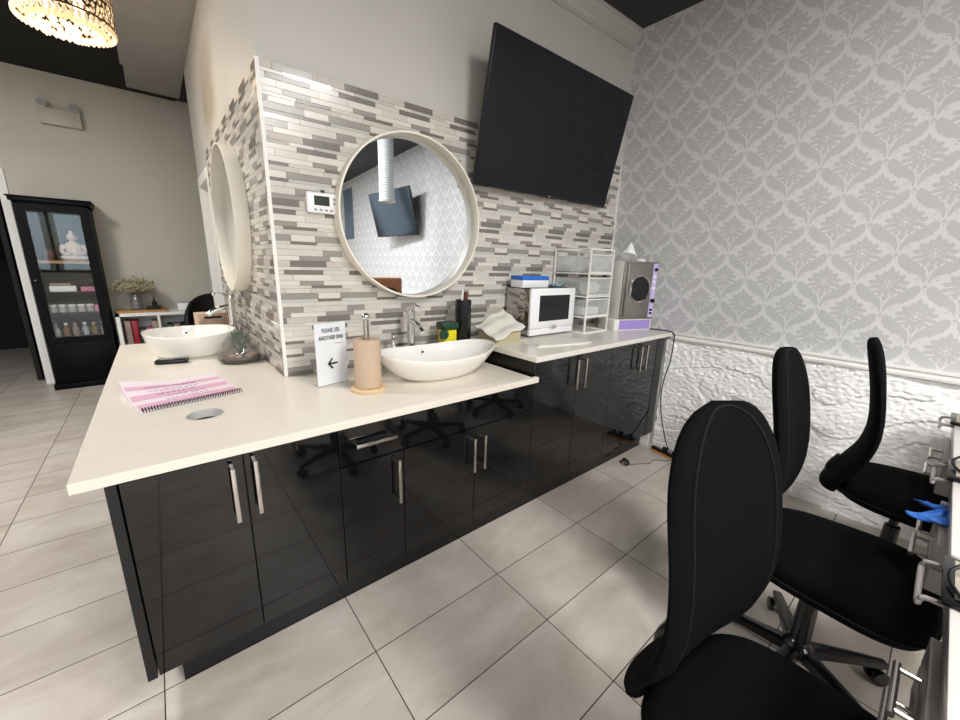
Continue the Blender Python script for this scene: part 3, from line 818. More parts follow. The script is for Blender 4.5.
# draped towel over a low bin on the upper worktop
t = thing('draped_towel', 'white towel draped over a low box between the black canister and microwave', 'towel', W(1.165,.235,Z2), WRZ+radians(-2))
def tz(u, v):
    p = (u+v)/2
    return .096 + .074*p + .006*sin(5*u+1)*(.4+abs(v)) + .005*sin(6*v) - .018*max(0, v-u-1.0) + .030*max(0, p-.55)
bq = [(-1,-1),(1,-1),(1,1),(-1,1)]
MB().rings([[(u*.092,v*.092,0) for u,v in bq],[(u*.092,v*.092,max(.008,tz(u*.9,v*.9)-.016)) for u,v in bq]]).build('box', M['towel_in'], t, smooth=0)
b = MB(); n = 30
b.grid([[((-1+2*i/n)*.112,(-1+2*j/n)*.112,tz(-1+2*i/n,-1+2*j/n)) for j in range(n+1)] for i in range(n+1)])
b.build('towel', M['towel'], t, smooth=60, solid=.005)
t = thing('folded_cloth', 'flat white folded cloth lying on the higher worktop before the microwave', 'cloth', (1.86,1.52,Z2), radians(-14))
b = MB(); n = 16
b.grid([[(-.20+.40*i/n+.02*sin(j*.3), -.12+.24*j/n, .005+.002*noise.noise(Vector((i*.4,j*.4,0)))) for i in range(n+1)] for j in range(n+1)])
b.build('top_layer', M['towel'], t, smooth=60, solid=.006)
b = MB(); b.box((-.21,-.13,0.0),(.17,.11,.004),.001); b.build('under_layer', M['towel'], t)

# ------------------------------------------------------------------ microwave and what lies on it
mx0, mx1, my0, my1, mz = 1.915, 2.335, 1.715, 1.900, Z2
t = thing('microwave', 'white fronted microwave with mirror-polished side on the higher worktop', 'microwave', (0,0,0), 0)
mx0, mx1, my0, my1 = 1.82, 2.268, 1.69, 1.935
Hm = .312
MB().box((mx0+.004,my0+.022,mz+.012),(mx1-.004,my1-.012,mz+Hm),.003).build('housing', M['mw_side'], t)
MB().box((mx0+.002,my0+.022,mz+Hm+.0005),(mx1-.002,my1-.010,mz+Hm+.004)).build('top_panel', M['black_matte'], t, smooth=0)
dr = MB().box((mx0,my0,mz+.055),(mx1,my0+.021,mz+Hm+.004),.006).build('door', M['white_plastic'], t)
MB().box((mx0+.080,my0-.0015,mz+.100),(mx1-.060,my0+.002,mz+Hm-.042),.001,1).build('window', M['dark_glass'], dr)['label'] = 'dark door window'
MB().box((mx0,my0+.001,mz+.010),(mx1,my0+.021,mz+.053),.004).build('control_strip', M['white_plastic'], t)
b = MB(); b.box((mx0+.20,my0-.016,mz+.050),(mx0+.245,my0+.001,mz+.070),.003); b.build('latch', M['chrome'], t)
for x,y in ((mx0+.03,my0+.04),(mx1-.03,my0+.04),(mx0+.03,my1-.03),(mx1-.03,my1-.03)):
    MB().lathe([(.012,0),(.014,.012)],(x,y,mz),12).build('foot', M['black_plastic'], t)
t = thing('glove_carton', 'white glove carton with bright blue top on the microwave', 'box', (1.945,1.82,mz+Hm+.004), radians(-4))
MB().box((-.125,-.06,0),(.105,.06,.048),.002).build('carton', M['white_plastic'], t)
MB().box((-.127,-.062,.048),(.107,.062,.075),.003).build('lid', M['blue'], t)['label'] = 'bright blue carton top'
b = MB(); n = 10
b.grid([[(-.075+.15*i/n, -.05+.10*j/n, .012+.010*sin(i*1.1)*cos(j*.9)+.006) for i in range(n+1)] for j in range(n+1)])
o = b.build('face_masks', M['sky_blue'], smooth=60, solid=.003); o.location = (2.165,1.80,mz+Hm+.004); tag(o,'crumpled pale blue face masks on the microwave, beside the glove carton','mask')

# ------------------------------------------------------------------ drawer rack
rx0, rx1, ry0, ry1, rh = 2.284, 2.566, 1.600, 1.915, .585
t = thing('drawer_rack', 'white framed rack of three clear drawers between microwave and steriliser', 'drawer rack', (rx0,ry0,Z2), 0)
rw, rd = rx1-rx0, ry1-ry0
b = MB(); s = .010
for x in (0,rw-s):
    for y in (0,rd-s): b.box((x,y,0),(x+s,y+s,rh))
for z in (.0,.108,.252,.410,rh-s):
    z = max(z,.0)
    for y in (0,rd-s): b.box((s,y,z),(rw-s,y+s,z+s*.9))
    for x in (0,rw-s): b.box((x,s,z),(x+s,rd-s,z+s*.9))
b.build('frame', M['rack'], t, smooth=0)
for z in (.122,.268,.425):
    d = MB()
    zz = z+.112
    d.box((.013,.004,z),(rw-.013,rd-.012,z+.003)); d.box((.013,.004,z),(rw-.013,.007,zz)); d.box((.013,rd-.015,z),(rw-.013,rd-.012,zz))
    d.box((.013,.007,z),(.016,rd-.015,zz)); d.box((rw-.016,.007,z),(rw-.013,rd-.015,zz))
    dd = d.build('drawer', M['drawer_plastic'], t, smooth=0)
    MB().box((.011,-.004,zz),(rw-.011,.008,zz+.008),.002).box((.011,.0,z-.004),(rw-.011,.006,z+.004),.001,1).build('rim', M['rack'], dd)
o = MB().lathe([(.020,0),(.042,0),(.042,.13),(.020,.13)],(0,0,0),28,axis='x').build('tape_roll', M['towel']); o.location = (rx0+.09,ry0+.10,Z2+.271+.0425)
tag(o,'white roll inside the middle clear drawer','roll')
o = MB().box((-.10,-.08,0),(.10,.06,.05),.003).build('white_carton', M['white_plastic']); o.location = (rx0+.14,ry0+.14,Z2+.1255); tag(o,'white carton inside the lowest clear drawer','box')

# ------------------------------------------------------------------ steriliser
ster = t = thing('steriliser_oven', 'steel fronted steriliser with round porthole on a purple plinth', 'steriliser', (2.632,1.552,Z2), radians(-18.4))
sw, sd, sh = .316, .185, .510
MB().box((-.035,-.0,0),(sw,sd,.085),.004).build('plinth', M['white_panel'], t)
MB().box((.012,-.002,.008),(sw-.012,.002,.078)).build('plinth_print', M['purple'], t, smooth=0)['label'] = 'purple printed plinth front'
MB().box((0,.004,.087),(sw,sd,sh),.005).build('housing', M['white_panel'], t)
MB().box((.0,-.006,.087),(sw,.0035,sh),.003).build('front_plate', M['ster'], t)
dr = MB().box((.022,-.022,.110),(sw-.060,-.006,sh-.018),.006).build('door', M['ster'], t)
MB().lathe([(.090,0),(.098,.001),(.099,.007),(.093,.009),(.088,.003)],((sw-.038)/2+.006,-.0225,.312),48,axis='y',cap0=False,cap1=False).build('porthole_ring', M['steel'], dr)
MB().lathe([(.090,0),(.090,.003)],((sw-.038)/2+.006,-.0225,.312),40,axis='y').build('porthole_glass', M['dark_glass'], dr)['label'] = 'dark round porthole glass'
MB().tube(bez([(.040,-.022,.255),(.034,-.050,.275),(.032,-.056,.310),(.034,-.050,.345),(.040,-.022,.365)],5),.006,8).build('handle', M['chrome'], dr)
cp = MB().box((sw-.050,-.0085,.100),(sw-.006,-.0055,sh-.012),.001,1).build('control_panel', M['lilac'], t)
for z,r in ((.455,.012),(.225,.016)):
    MB().lathe([(r,0),(r,.012),(r*.8,.018)],(sw-.028,-.0085,z),18,axis='y').build('knob', M['black_plastic'], cp)
for z in (.405,.365,.320,.130,.155):
    MB().box((sw-.042,-.0098,z-.008),(sw-.014,-.008,z+.008),.001,1).build('button', M['white_plastic'] if z>.2 else M['black_plastic'], cp)
o = MB(); n = 20
o.lathe([(.075,0),(.055,.03),(.030,.075),(.004,.115)],(0,0,0),24,cap0=False,sx=1.1,sy=.8)
o = o.build('paper_cone', M['sheet'], smooth=50, solid=.002); o.location = (2.755,1.60,Z2+sh+.030); o.rotation_euler = (0,radians(22),radians(20)); tag(o,'crumpled white paper cone on top of the steriliser','paper')
o = MB().box((-.03,-.02,0),(.03,.02,.022),.004).build('small_carton', M['white_plastic']); o.location = (2.90,1.575,Z2+sh+.0005); tag(o,'tiny white carton on top of the steriliser','box')

# ------------------------------------------------------------------ cords and power strip
cx = XR-.075
b = MB()
b.tube(bez([(2.945,1.60,Z2+.004),(2.950,1.45,Z2+.004),(2.955,1.32,Z2+.006),(2.952,1.272,Z2-.010),(2.945,1.262,.88),(2.935,1.262,.72),(2.925,1.280,.60),(2.915,1.285,.45),(2.915,1.262,.30),(2.900,1.215,.17),(2.890,1.170,.07),(2.872,1.130,.045)],8),.0042,8)
pc = b.build('power_cord', M['cord'], ster, smooth=60); pc.matrix_parent_inverse = (Matrix.Translation(ster.location) @ Matrix.Rotation(ster.rotation_euler[2],4,'Z')).inverted()
t = thing('power_strip', 'black and orange power strip on the floor against the stone wall', 'power strip', (2.86,1.12,0), radians(-100))
MB().box((-.16,-.025,0),(.16,.025,.012),.003).build('wooden_base', M['orange'], t)['label'] = 'orange base'
MB().box((-.16,-.018,.0125),(.14,.014,.036),.004).build('socket_bar', M['black_plastic'], t)
for x in (-.05,.03,.09): MB().box((x-.018,-.016,.0365),(x+.018,.012,.066),.005).build('plug', M['black_plastic'], t)
b = MB()
b.tube(bez([(2.85,1.08,.03),(2.80,1.10,.006),(2.74,1.16,.0045),(2.70,1.18,.0045),(2.64,1.17,.0045),(2.56,1.22,.0045),(2.50,1.25,.0045),(2.46,1.27,.0045)],8),.0038,7)
tag(b.build('floor_cord', M['cord_grey'], smooth=60), 'thin grey cord curling over the floor tiles to the power strip', 'cord')
b = MB()
b.tube([(2.50+.045*cos(a*.9)*(1-.02*a), 1.285+.035*sin(a), .005+.006*abs(sin(a*1.5))+.0006*a) for a in [k*.35 for k in range(46)]],.0042,6)
tag(b.build('coiled_cord', M['cord'], smooth=60), 'small tangle of black cord on the floor near the toe kick', 'cord')

# ------------------------------------------------------------------ chairs
def make_chair(label, loc, rz, lift=0.0):
    t = thing('task_chair', label, 'chair', loc, rz, 'black fabric task chairs')
    # seat
    n = 56
    def outline(k, sc, z):
        a = 2*pi*k/n
        ca, sa = cos(a), sin(a)
        x = .235*(abs(ca)**.55)*(1 if ca>0 else -1); y = .235*(abs(sa)**.6)*(1 if sa>0 else -1)
        x *= 1 - .10*(y/.235)
        return (x*sc, y*sc-.028, z + .012*(-(y/.235))*-0)
    b = MB()
    b.rings([[outline(k,sc,z) for k in range(n)] for sc,z in ((.35,.405),(.86,.412),(.955,.425),(.995,.450),(1.0,.470),(.985,.488),(.94,.500),(.86,.507),(.60,.510),(.25,.508))])
    seat = b.build('seat', M['fabric'], t, smooth=60)
    MB().tube([Vector(outline(k%n,1.004,.452)) for k in range(n+1)],.0035,6).build('piping', M['piping'], seat)
    # back shell: leaning top, lumbar bulge, lip flaring backwards at the bottom
    prof = bez([(.250,.408),(.240,.455),(.210,.525),(.170,.605),(.150,.700),(.152,.800),(.172,.920),(.200,1.035),(.230,1.130)],5)
    prof = [(p[0],p[1]) for p in prof] if False else [(p.x,p.y) for p in [Vector((q[0],q[1],0)) for q in prof]]
    raw = prof; m_ = len(raw)-1; nt = 56; ns = 28; prof = []; TT = []
    for i in range(nt+1):
        q = .5-.5*cos(pi*i/nt); q = .10*(i/nt)+.90*q
        k = min(m_-1, int(q*m_)); g = q*m_-k
        prof.append((raw[k][0]+(raw[k+1][0]-raw[k][0])*g, raw[k][1]+(raw[k+1][1]-raw[k][1])*g)); TT.append(q)
    def hw(tt):
        u = min(1,max(0,tt/.46)); u = u*u*(3-2*u)
        w = .150+.060*u
        if tt > .74: w *= max(0,1-((tt-.74)/.26)**2.3)**.48
        if tt < .12: w *= max(0,1-((.12-tt)/.12)**2.6)**.5
        return w
    front_, back_ = [], []
    for i in range(nt+1):
        tt = TT[i]; y, z = prof[i]
        w = hw(min(max(tt,.0004),.9997))
        i0, i1 = max(i-1,0), min(i+1,nt)
        dy, dz = prof[i1][0]-prof[i0][0], prof[i1][1]-prof[i0][1]; l = sqrt(dy*dy+dz*dz); ny, nz = dz/l, -dy/l
        fr, bk = [], []
        for j in range(ns+1):
            s = -1+2*j/ns
            e = max(0,(1-abs(s)**4))**.5*max(.05,(1-abs(2*tt-1)**10))**.5
            th = (.021+(.020*max(0,1-tt/.20)))*e+.001
            wrap = -.020*s*s*(1-tt*.3)
            fr.append((s*w, y+wrap-ny*th, z-nz*th)); bk.append((s*w, y+wrap+ny*th, z+nz*th))
        front_.append(fr); back_.append(bk)
    b = MB()
    rr = [f + list(reversed(k)) for f,k in zip(front_,back_)]
    b.rings(rr)
    back = b.build('backrest', M['fabric'], t, smooth=60)
    pts = []
    def fp(tt, s):
        i = min(nt-1, int(tt*nt)); f = tt*nt-i; j = min(ns-1,int((s+1)/2*ns)); g = (s+1)/2*ns-j
        a = Vector(front_[i][j]).lerp(Vector(front_[i][j+1]),g); c_ = Vector(front_[i+1][j]).lerp(Vector(front_[i+1][j+1]),g)
        return a.lerp(c_,f)
    for k in range(73):
        a = 2*pi*k/72; ca, sa = cos(a), sin(a)
        pts.append(fp(.575+.345*(abs(sa)**.8)*(1 if sa>0 else -1), .76*(abs(ca)**.7)*(1 if ca>0 else -1))+Vector((0,-.001,0)))
    MB().tube(pts,.0028,6).build('piping', M['piping'], back)
    # frame and base
    MB().tube(bez([(0,.05,.395),(0,.16,.385),(0,.235,.42),(0,.252,.49),(0,.222,.56)],6),[.016]*25,10).build('back_support', M['black_plastic'], t)
    b = MB(); b.box((-.085,-.11,.385),(.085,.10,.408),.006); b.tube([(.08,-.02,.392),(.20,-.03,.388),(.25,-.03,.392)],.006,8); b.build('mechanism', M['black_plastic'], t)
    MB().lathe([(.034,.10),(.034,.13),(.030,.135),(.027,.30),(.016,.305),(.016,.39)],(0,0,0),24).build('gas_column', M['black_plastic'], t)
    b = MB(); b.lathe([(.044,.075),(.046,.09),(.044,.115),(.034,.125)],(0,0,0),24); b.build('hub', M['black_plastic'], t)
    for k in range(5):
        a = 2*pi*k/5+.40; d = Vector((cos(a),sin(a),0)); q = Vector((-sin(a),cos(a),0))
        bb = MB()
        bb.rings([[tuple(d*r+q*wx*hw_+Vector((0,0,zc+wz*hz))) for wx,wz in ((-1,-1),(1,-1),(1,.6),(.5,1),(-.5,1),(-1,.6))] for r,hw_,hz,zc in ((.03,.024,.020,.095),(.16,.020,.014,.088),(.285,.015,.010,.076))])
        leg = bb.build('leg', M['black_plastic'], t, smooth=30)
        cc = d*.272; cst = MB()
        for s in (-1,1):
            p0 = cc+q*(s*.009)+Vector((0,0,.027)); p1 = cc+q*(s*.024)+Vector((0,0,.027))
            cst.tube([p0,p0.lerp(p1,.1),p0.lerp(p1,.9),p1],[.022,.027,.027,.022],18)
        cst.tube([cc+Vector((0,0,.03)),cc+Vector((0,0,.072))],.008,8)
        cst.build('caster', M['black_plastic'], leg)
    return t
ch = make_chair('black fabric task chair nearest the camera, with a tall arched back', (.83,.045,0), radians(-9))
def next_chair(label, loc, rz, zs=1.0):
    c = copy_tree(ch); c.location = loc; c.rotation_euler = (0,0,rz); c.scale = (1,1,zs); c['label'] = label; return c
next_chair('black fabric task chair in the middle of the row of three', (1.60,.10,0), radians(1.5), 1.02)
next_chair('black fabric task chair nearest the white stone wall, back seen edge-on', (2.43,-.038,0), radians(4.5))

# ------------------------------------------------------------------ manicure tables
def make_table(label, x0, x1):
    t = thing('manicure_table', label, 'table', (x0,-.120,0), 0, 'white topped manicure tables')
    w = x1-x0-.006
    MB().box((0,-.46,.738),(w,0,.762),.004).build('tabletop', M['table_white'], t)
    for ya in (-.012,-.452): MB().box((.004,ya,.700),(w-.004,ya+.008,.737)).build('apron', M['table_grey'], t, smooth=0)
    for x in (.0,w-.024): MB().box((x,-.44,0),(x+.024,-.06,.737),.002).build('leg_panel', M['white_panel'], t)
    for x in (.16,):
        for z in (.560,.632):
            d = MB().box((x,-.40,z),(x+.34,.010,z+.066),.002).build('drawer', M['table_grey'], t)
            b = MB(); b.tube([(x+.11,.044,z+.034),(x+.25,.044,z+.034)],.0060,12)
            for xx in (x+.125,x+.235): b.tube([(xx,.010,z+.034),(xx,.044,z+.034)],.0045,8)
            b.build('handle', M['steel'], d)['label'] = 'round steel bar handle'
    # dust filter tray let into the top, with a grey lip hooked over the front edge
    x = .52
    MB().box((x,-.34,.7625),(x+.20,.012,.776),.003).build('filter_frame', M['black_plastic'], t)
    MB().box((x+.018,-.325,.7762),(x+.182,-.004,.7785)).build('filter', M['granite'], t, smooth=0)
    b = MB(); b.tube(bez([(x+.02,-.002,.752),(x+.02,.030,.750),(x+.02,.036,.742),(x+.03,.038,.732),(x+.17,.038,.732),(x+.18,.036,.742),(x+.18,.030,.750),(x+.18,-.002,.752)],5),.0055,10)
    b.build('front_lip', M['table_grey'], t)
    return t
tb = make_table('white topped manicure table nearest the camera at the right edge of view', .60, 1.36)
for lab, x in (('white topped manicure table second along the row of three',1.36),('white topped manicure table farthest along, against the stone wall',2.12)):
    c = copy_tree(tb); c.location = (x,-.120,0); c['label'] = lab
b = MB(); R = random.Random(9); n = 14
b.grid([[(-.075+.15*i/n, -.045+.09*j/n*(.6+.4*sin(i*.5)), .012+.014*noise.noise(Vector((i*.35,j*.5,4)))+.006*sin(i*.9)) for i in range(n+1)] for j in range(n+1)])
o = b.build('glove', M['glove'], smooth=60, solid=.004); o.location = (1.72,-.088,.690); o.rotation_euler = (radians(-12),0,0)
tag(o,'blue nitrile glove hanging over a drawer handle of the middle table','glove')
for k,(x,lab) in enumerate(((1.20,'black lamp cord looped over the near manicure table'),(2.0,'black lamp cord looped over the middle manicure table'))):
    b = MB(); b.tube(bez([(x-.1,-.43,.768),(x-.02,-.33,.790),(x+.06,-.20,.83),(x+.02,-.12,.80),(x-.06,-.13,.784),(x-.12,-.22,.77)],8),.004,7)
    o = b.build('lamp_cord', M['cord'], smooth=60); tag(o,lab,'cord')

# ------------------------------------------------------------------ emergency light
t = thing('emergency_light', 'twin-head emergency light unit high on the back wall', 'emergency light', (-.53,YB,2.70), 0)
MB().box((-.150,-.07,-.075),(.150,-.001,.075),.006).build('housing', M['beige_plastic'], t)
MB().box((.07,-.0715,-.062),(.12,-.0695,-.054)).build('label_plate', M['grey_plastic'], t, smooth=0)
for s in (-1,1):
    hd = MB(); hd.lathe([(.022,-.02),(.034,.0),(.038,.022),(.038,.030)],(s*.110,-.055,.108),24,axis='y'); hd.tube([(s*.110,-.04,.108),(s*.110,-.035,.07)],.012,8)
    h_ = hd.build('lamp_head', M['beige_plastic'], t)
    MB().lathe([(.032,0),(.032,.003)],(s*.110,-.0852,.108),20,axis='y').build('lens', M['grey_plastic'], h_)

# ------------------------------------------------------------------ black display cabinet with its contents
X0, X1, Y0, Y1, H = -.945, -.435, 5.72, 6.055, 1.90
t = thing('display_cabinet', 'tall black glass-door display cabinet against the back wall', 'cabinet', (0,0,0), 0)
b = MB(); th = .025
b.box((X0,Y0+.02,.03),(X0+th,Y1,H-.05)); b.box((X1-th,Y0+.02,.03),(X1,Y1,H-.05)); b.box((X0,Y1-.012,.03),(X1,Y1,H-.05)); b.box((X0,Y0+.02,.03),(X1,Y1,.545)); b.box((X0,Y0+.02,H-.08),(X1,Y1,H-.05))
b.build('carcass', M['cab_black'], t, smooth=0)
MB().box((X0-.02,Y0-.02,H-.05),(X1+.02,Y1,H-.015),.008).box((X0-.03,Y0-.03,H-.015),(X1+.03,Y1,H),.004).build('cornice', M['cab_black'], t)
MB().box((X0-.015,Y0-.015,0),(X1+.015,Y1,.06),.004).build('plinth', M['cab_black'], t)
d = MB(); fz0, fz1 = .485, H-.07
d.box((X0+.002,Y0,fz0),(X0+.075,Y0+.019,fz1)); d.box((X1-.075,Y0,fz0),(X1-.002,Y0+.019,fz1)); d.box((X0+.075,Y0,fz0),(X1-.075,Y0+.019,fz0+.06)); d.box((X0+.075,Y0,fz1-.06),(X1-.075,Y0+.019,fz1))
dr = d.build('glass_door', M['cab_black'], t, smooth=0)
MB().box((X0+.075,Y0+.006,fz0+.06),(X1-.075,Y0+.010,fz1-.06)).build('door_pane', M['glass'], dr, smooth=0)
MB().ball((X0+.035,Y0-.010,1.12),.012,8).build('knob', M['silver'], dr)
lp = MB(); lp.box((X0+.002,Y0,.07),(X1-.002,Y0+.019,.482),.002); lp.box((X0+.06,Y0-.008,.14),(X1-.06,Y0+.001,.425),.006); lp.build('lower_door', M['cab_black'], t)
sx0, sx1, sy0, sy1 = X0+th, X1-th, Y0+.03, Y1-.014
MB().box((sx0,sy0,1.285),(sx1,sy1,1.31)).build('shelf', M['wood'], t, smooth=0)['label'] = 'oak shelf'
for z in (1.005,.795): MB().box((sx0,sy0,z-.006),(sx1,sy1,z)).build('shelf', M['glass'], t, smooth=0)['label'] = 'glass shelf'
# statue
o = thing('seated_statue', 'pale seated statue on the oak shelf of the display cabinet', 'statue', (-.615,5.86,1.31), 0)
b = MB()
b.ball((0,0,.035),.075,12,(1.35,.85,.48)); b.ball((-.055,-.03,.035),.04,10,(1.3,.9,.6)); b.ball((.055,-.03,.035),.04,10,(1.3,.9,.6))
b.lathe([(.060,.04),(.062,.09),(.066,.14),(.058,.175),(.026,.19),(.020,.205)],(0,.005,0),20,sx=1.0,sy=.7)
for s in (-1,1): b.tube(bez([(s*.066,0,.160),(s*.088,-.005,.11),(s*.070,-.045,.075),(s*.015,-.065,.070)],5),[.021]*4+[.019]*6+[.016]*6,8)
b.build('body', M['statue'], o, smooth=60)
b = MB(); b.ball((0,-.002,.238),.036,12,(.92,1,1.15)); b.ball((0,.002,.288),.016,8); b.ball((0,-.038,.236),.007,6)
for s in (-1,1): b.ball((s*.034,0,.228),.009,6,(.5,.8,1.8))
b.build('head', M['statue'], o, smooth=60)
o = MB().ball((0,0,.06),.06,12,(.9,.8,1)).lathe([(.05,0),(.03,.03),(.05,.05)],(0,0,0),18).build('dark_ornament', M['brown']); o.location = (-.80,5.88,1.31); tag(o,'dark round ornament left of the pale statue on the oak shelf','ornament')
def crate(x, y, z, sx, sy, sz, mm, label, name='carton', grp=None):
    o = MB().box((-sx/2,-sy/2,0),(sx/2,sy/2,sz),.003).build(name, mm); o.location = (x,y,z); tag(o,label,'box',grp); return o
crate(-.745,5.84,1.005,.19,.13,.055,M['white_plastic'],'flat white box on the upper glass shelf of the display cabinet')
crate(-.760,5.84,1.060,.15,.11,.028,M['multi'],'beige box topmost of two on the upper glass shelf')
crate(-.560,5.84,1.005,.12,.10,.045,M['pinkbox'],'pink box on the upper glass shelf of the display cabinet')
for k in range(5):
    o = MB().lathe([(.030,0),(.032,.004),(.032,.055),(.027,.058)],(0,0,0),18).build('jar', M['jar']); o.location = (-.85+k*.068,5.81,.795)
    MB().lathe([(.030,.0585),(.030,.075),(.027,.077)],(0,0,0),18).build('lid', M['white_panel'], o)
    tag(o,'small clear jar with white lid in the row on the lower glass shelf','jar','jars on the lower glass shelf')
crate(-.505,5.83,.795,.075,.09,.065,M['pinkbox'],'pink box at the end of the jar row on the lower glass shelf')
R = random.Random(4)
for k in range(6):
    o = MB().lathe([(.024,0),(.026,.004),(.026,.08),(.012,.095),(.012,.11)],(0,0,0),16).build('bottle', (M['jar'],M['amber'],M['multi'])[k%3]); o.location = (-.86+k*.07,5.80+.02*(k%2),.5455)
    MB().lathe([(.014,.1105),(.014,.135)],(0,0,0),12).build('cap', M['white_panel'] if k%2 else M['wood'], o)
    tag(o,'little capped bottle on the bottom of the glazed part of the display cabinet','bottle','bottles at the cabinet bottom')

# storeroom seen through the dark doorway
t = thing('open_door', 'dark door leaf with steel lever standing open beyond the white casing', 'door', (-1.14,6.26,0), radians(96))
MB().box((0,-.02,.01),(.80,.02,2.05),.002).build('leaf', M['dark_room'], t)
b = MB(); b.tube([(.73,-.02,1.02),(.73,-.06,1.02),(.62,-.062,1.02)],.009,10); b.lathe([(.026,.02),(.026,.028)],(.73,0,1.02),18,axis='y'); b.build('lever', M['steel'], t)

# ------------------------------------------------------------------ white console and what stands on it
t = thing('shelf_console', 'white open cube console with oak board beside the display cabinet', 'console', (-.395,5.70,0), 0)
cw, cd, chh = 1.10, .37, .765
b = MB(); th = .035
b.box((0,0,chh-th),(cw,cd,chh)); b.box((0,0,.02),(cw,cd,.02+th))
b.box((0,0,.02),(th,cd,chh)); b.box((cw-th,0,.02),(cw,cd,chh))
b.box((th,cd-.012,.02),(cw-th,cd,chh))
b.build('carcass', M['trim'], t, smooth=0)
for x in (.36,.72): MB().box((x-.012,.002,.055),(x+.012,cd-.012,chh-th)).build('divider', M['trim'], t, smooth=0)
MB().box((th,.002,.385),(cw-th,cd-.012,.41)).build('shelf', M['trim'], t, smooth=0)
o = MB().box((-.36,-.15,0),(.08,.15,.022),.003).build('oak_board', M['wood']); o.location = (-.02,5.88,chh); tag(o,'oak board lying on the white console','board')
zb = chh+.022
t = thing('flower_vase', 'glass vase of dried cream flowers on the oak board', 'vase', (-.205,5.86,zb), 0)
MB().lathe([(.045,0),(.055,.01),(.058,.07),(.045,.13),(.040,.165),(.044,.17),(.038,.165),(.043,.13),(.054,.07),(.05,.012)],(0,0,0),28,cap1=False).build('vase', M['vase'], t)
st = MB(); fl = MB(); R = random.Random(12)
for k in range(190):
    a = R.uniform(0,2*pi); rr = .165*sqrt(R.random()); z = .225+R.uniform(0,.15)*(1-rr/.24)
    p1 = Vector((rr*cos(a)*1.05,rr*sin(a)*.8,z)); 
    if k < 36: st.tube([(0,0,.02),(p1.x*.25,p1.y*.25,.17),p1],[.002,.002,.0012],5)
    for q in range(3):
        c_ = p1+Vector((R.uniform(-.03,.03),R.uniform(-.03,.03),R.uniform(-.025,.03))); fl.ball(c_,R.uniform(.006,.013),4)
st.build('stems', M['stem'], t); fl.build('blossoms', M['dry_flower'], t)
t = thing('reed_diffuser', 'black reed diffuser and dish beside the dried flowers', 'diffuser', (-.055,5.86,zb), 0)
MB().box((-.075,-.04,0),(.055,.04,.035),.004).build('dish', M['black_matte'], t)
MB().lathe([(.024,.0355),(.024,.085),(.010,.095),(.010,.11)],(.005,0,0),16).build('flask', M['black_matte'], t)
b = MB()
for k in range(5): b.tube([(.005,0,.09),(-.03+k*.02,.01*(k%2),.22)],.0018,5)
b.build('reeds', M['brown'], t)
o = MB().box((-.075,-.06,0),(.075,.06,.085),.006).build('white_caddy', M['white_plastic']); o.location = (.230,5.88,chh); tag(o,'white box on the console right of the diffuser','box')
MB().box((-.065,-.05,.0855),(.065,.05,.089)).build('rim', M['grey_plastic'], o, smooth=0)
R = random.Random(2)
for k in range(5):
    x = -.33+k*.058; h_ = R.uniform(.16,.27)
    crate(x+.02,5.86,.41,.05,.2,h_,(M['multi'],M['red'],M['green'],M['pinkbox'],M['multi'])[k],'upright coloured packet in the console cube left of the divider','packet','packets in the console')
for k in range(4):
    crate(.06+k*.06,5.88,.41,.05,.2,.2,(M['green'],M['multi'],M['black_matte'],M['multi'])[k],'upright dark packet in the console cube right of the divider','packet','packets in the middle console cube')
# dark tub chair in the waiting area
t = thing('tub_chair', 'dark round-backed tub chair in front of the white console', 'chair', (.50,5.28,0), radians(180))
b = MB(); n = 24; rr = []
for i in range(n+1):
    a = pi*1.12*(i/n)-.06*pi*2+.0
    a = -.06*pi + 1.12*pi*i/n
    hh = .62+.36*max(0,sin(a))**.6
    rr.append([(r*cos(a),r*.9*sin(a)*-1,z) for r,z in ((.27,.34),(.32,.34),(.325,hh-.03),(.31,hh),(.285,hh),(.272,hh-.03))])
b.rings(rr); b.build('backrest', M['black_matte'], t, smooth=50)
MB().lathe([(.20,.36),(.27,.37),(.28,.42),(.26,.46),(.1,.475)],(0,0,0),30).build('seat', M['black_matte'], t, smooth=50)
for x in (-.2,.2):
    for y in (-.18,.18): MB().tube([(x,y,0),(x*.9,y*.9,.37)],[.013,.017],10).build('leg', M['black_matte'], t)

# ------------------------------------------------------------------ crystal drum chandelier
CC = (-.198,3.43,2.60)
t = thing('drum_chandelier', 'lit crystal drum chandelier hanging near the ceiling', 'chandelier', CC, 0)
R0 = .200; Hd = .20
b = MB(); b.lathe([(R0-.004,0),(R0+.003,0),(R0+.003,.010),(R0-.004,.010)],(0,0,.045),48,cap0=False,cap1=False); b.lathe([(R0-.004,0),(R0+.003,0),(R0+.003,.012),(R0-.004,.012)],(0,0,Hd),48,cap0=False,cap1=False)
for k in range(3):
    a = 2*pi*k/3; b.tube([(R0*cos(a),R0*sin(a),Hd+.006),(0,0,Hd+.10)],.004,6)
b.tube([(0,0,Hd+.09),(0,0,CEIL-CC[2])],.006,8); b.lathe([(.06,-.025),(.06,0)],(0,0,CEIL-CC[2]-.001),24)
for k in range(28):                                   # zigzag wire of the drum
    a0 = 2*pi*k/28; a1 = a0+2*pi/28; am = (a0+a1)/2; rr = R0+.007
    b.tube([(rr*cos(a0),rr*sin(a0),.05),(rr*cos(am),rr*sin(am),.125),(rr*cos(a1),rr*sin(a1),.05)],.0022,5)
    b.tube([(rr*cos(am),rr*sin(am),.125),(rr*cos(a0),rr*sin(a0),Hd),(rr*cos(am),rr*sin(am),.125),(rr*cos(a1),rr*sin(a1),Hd)][:2],.0022,5)
    b.tube([(rr*cos(am),rr*sin(am),.125),(rr*cos(a1),rr*sin(a1),Hd)],.0022,5)
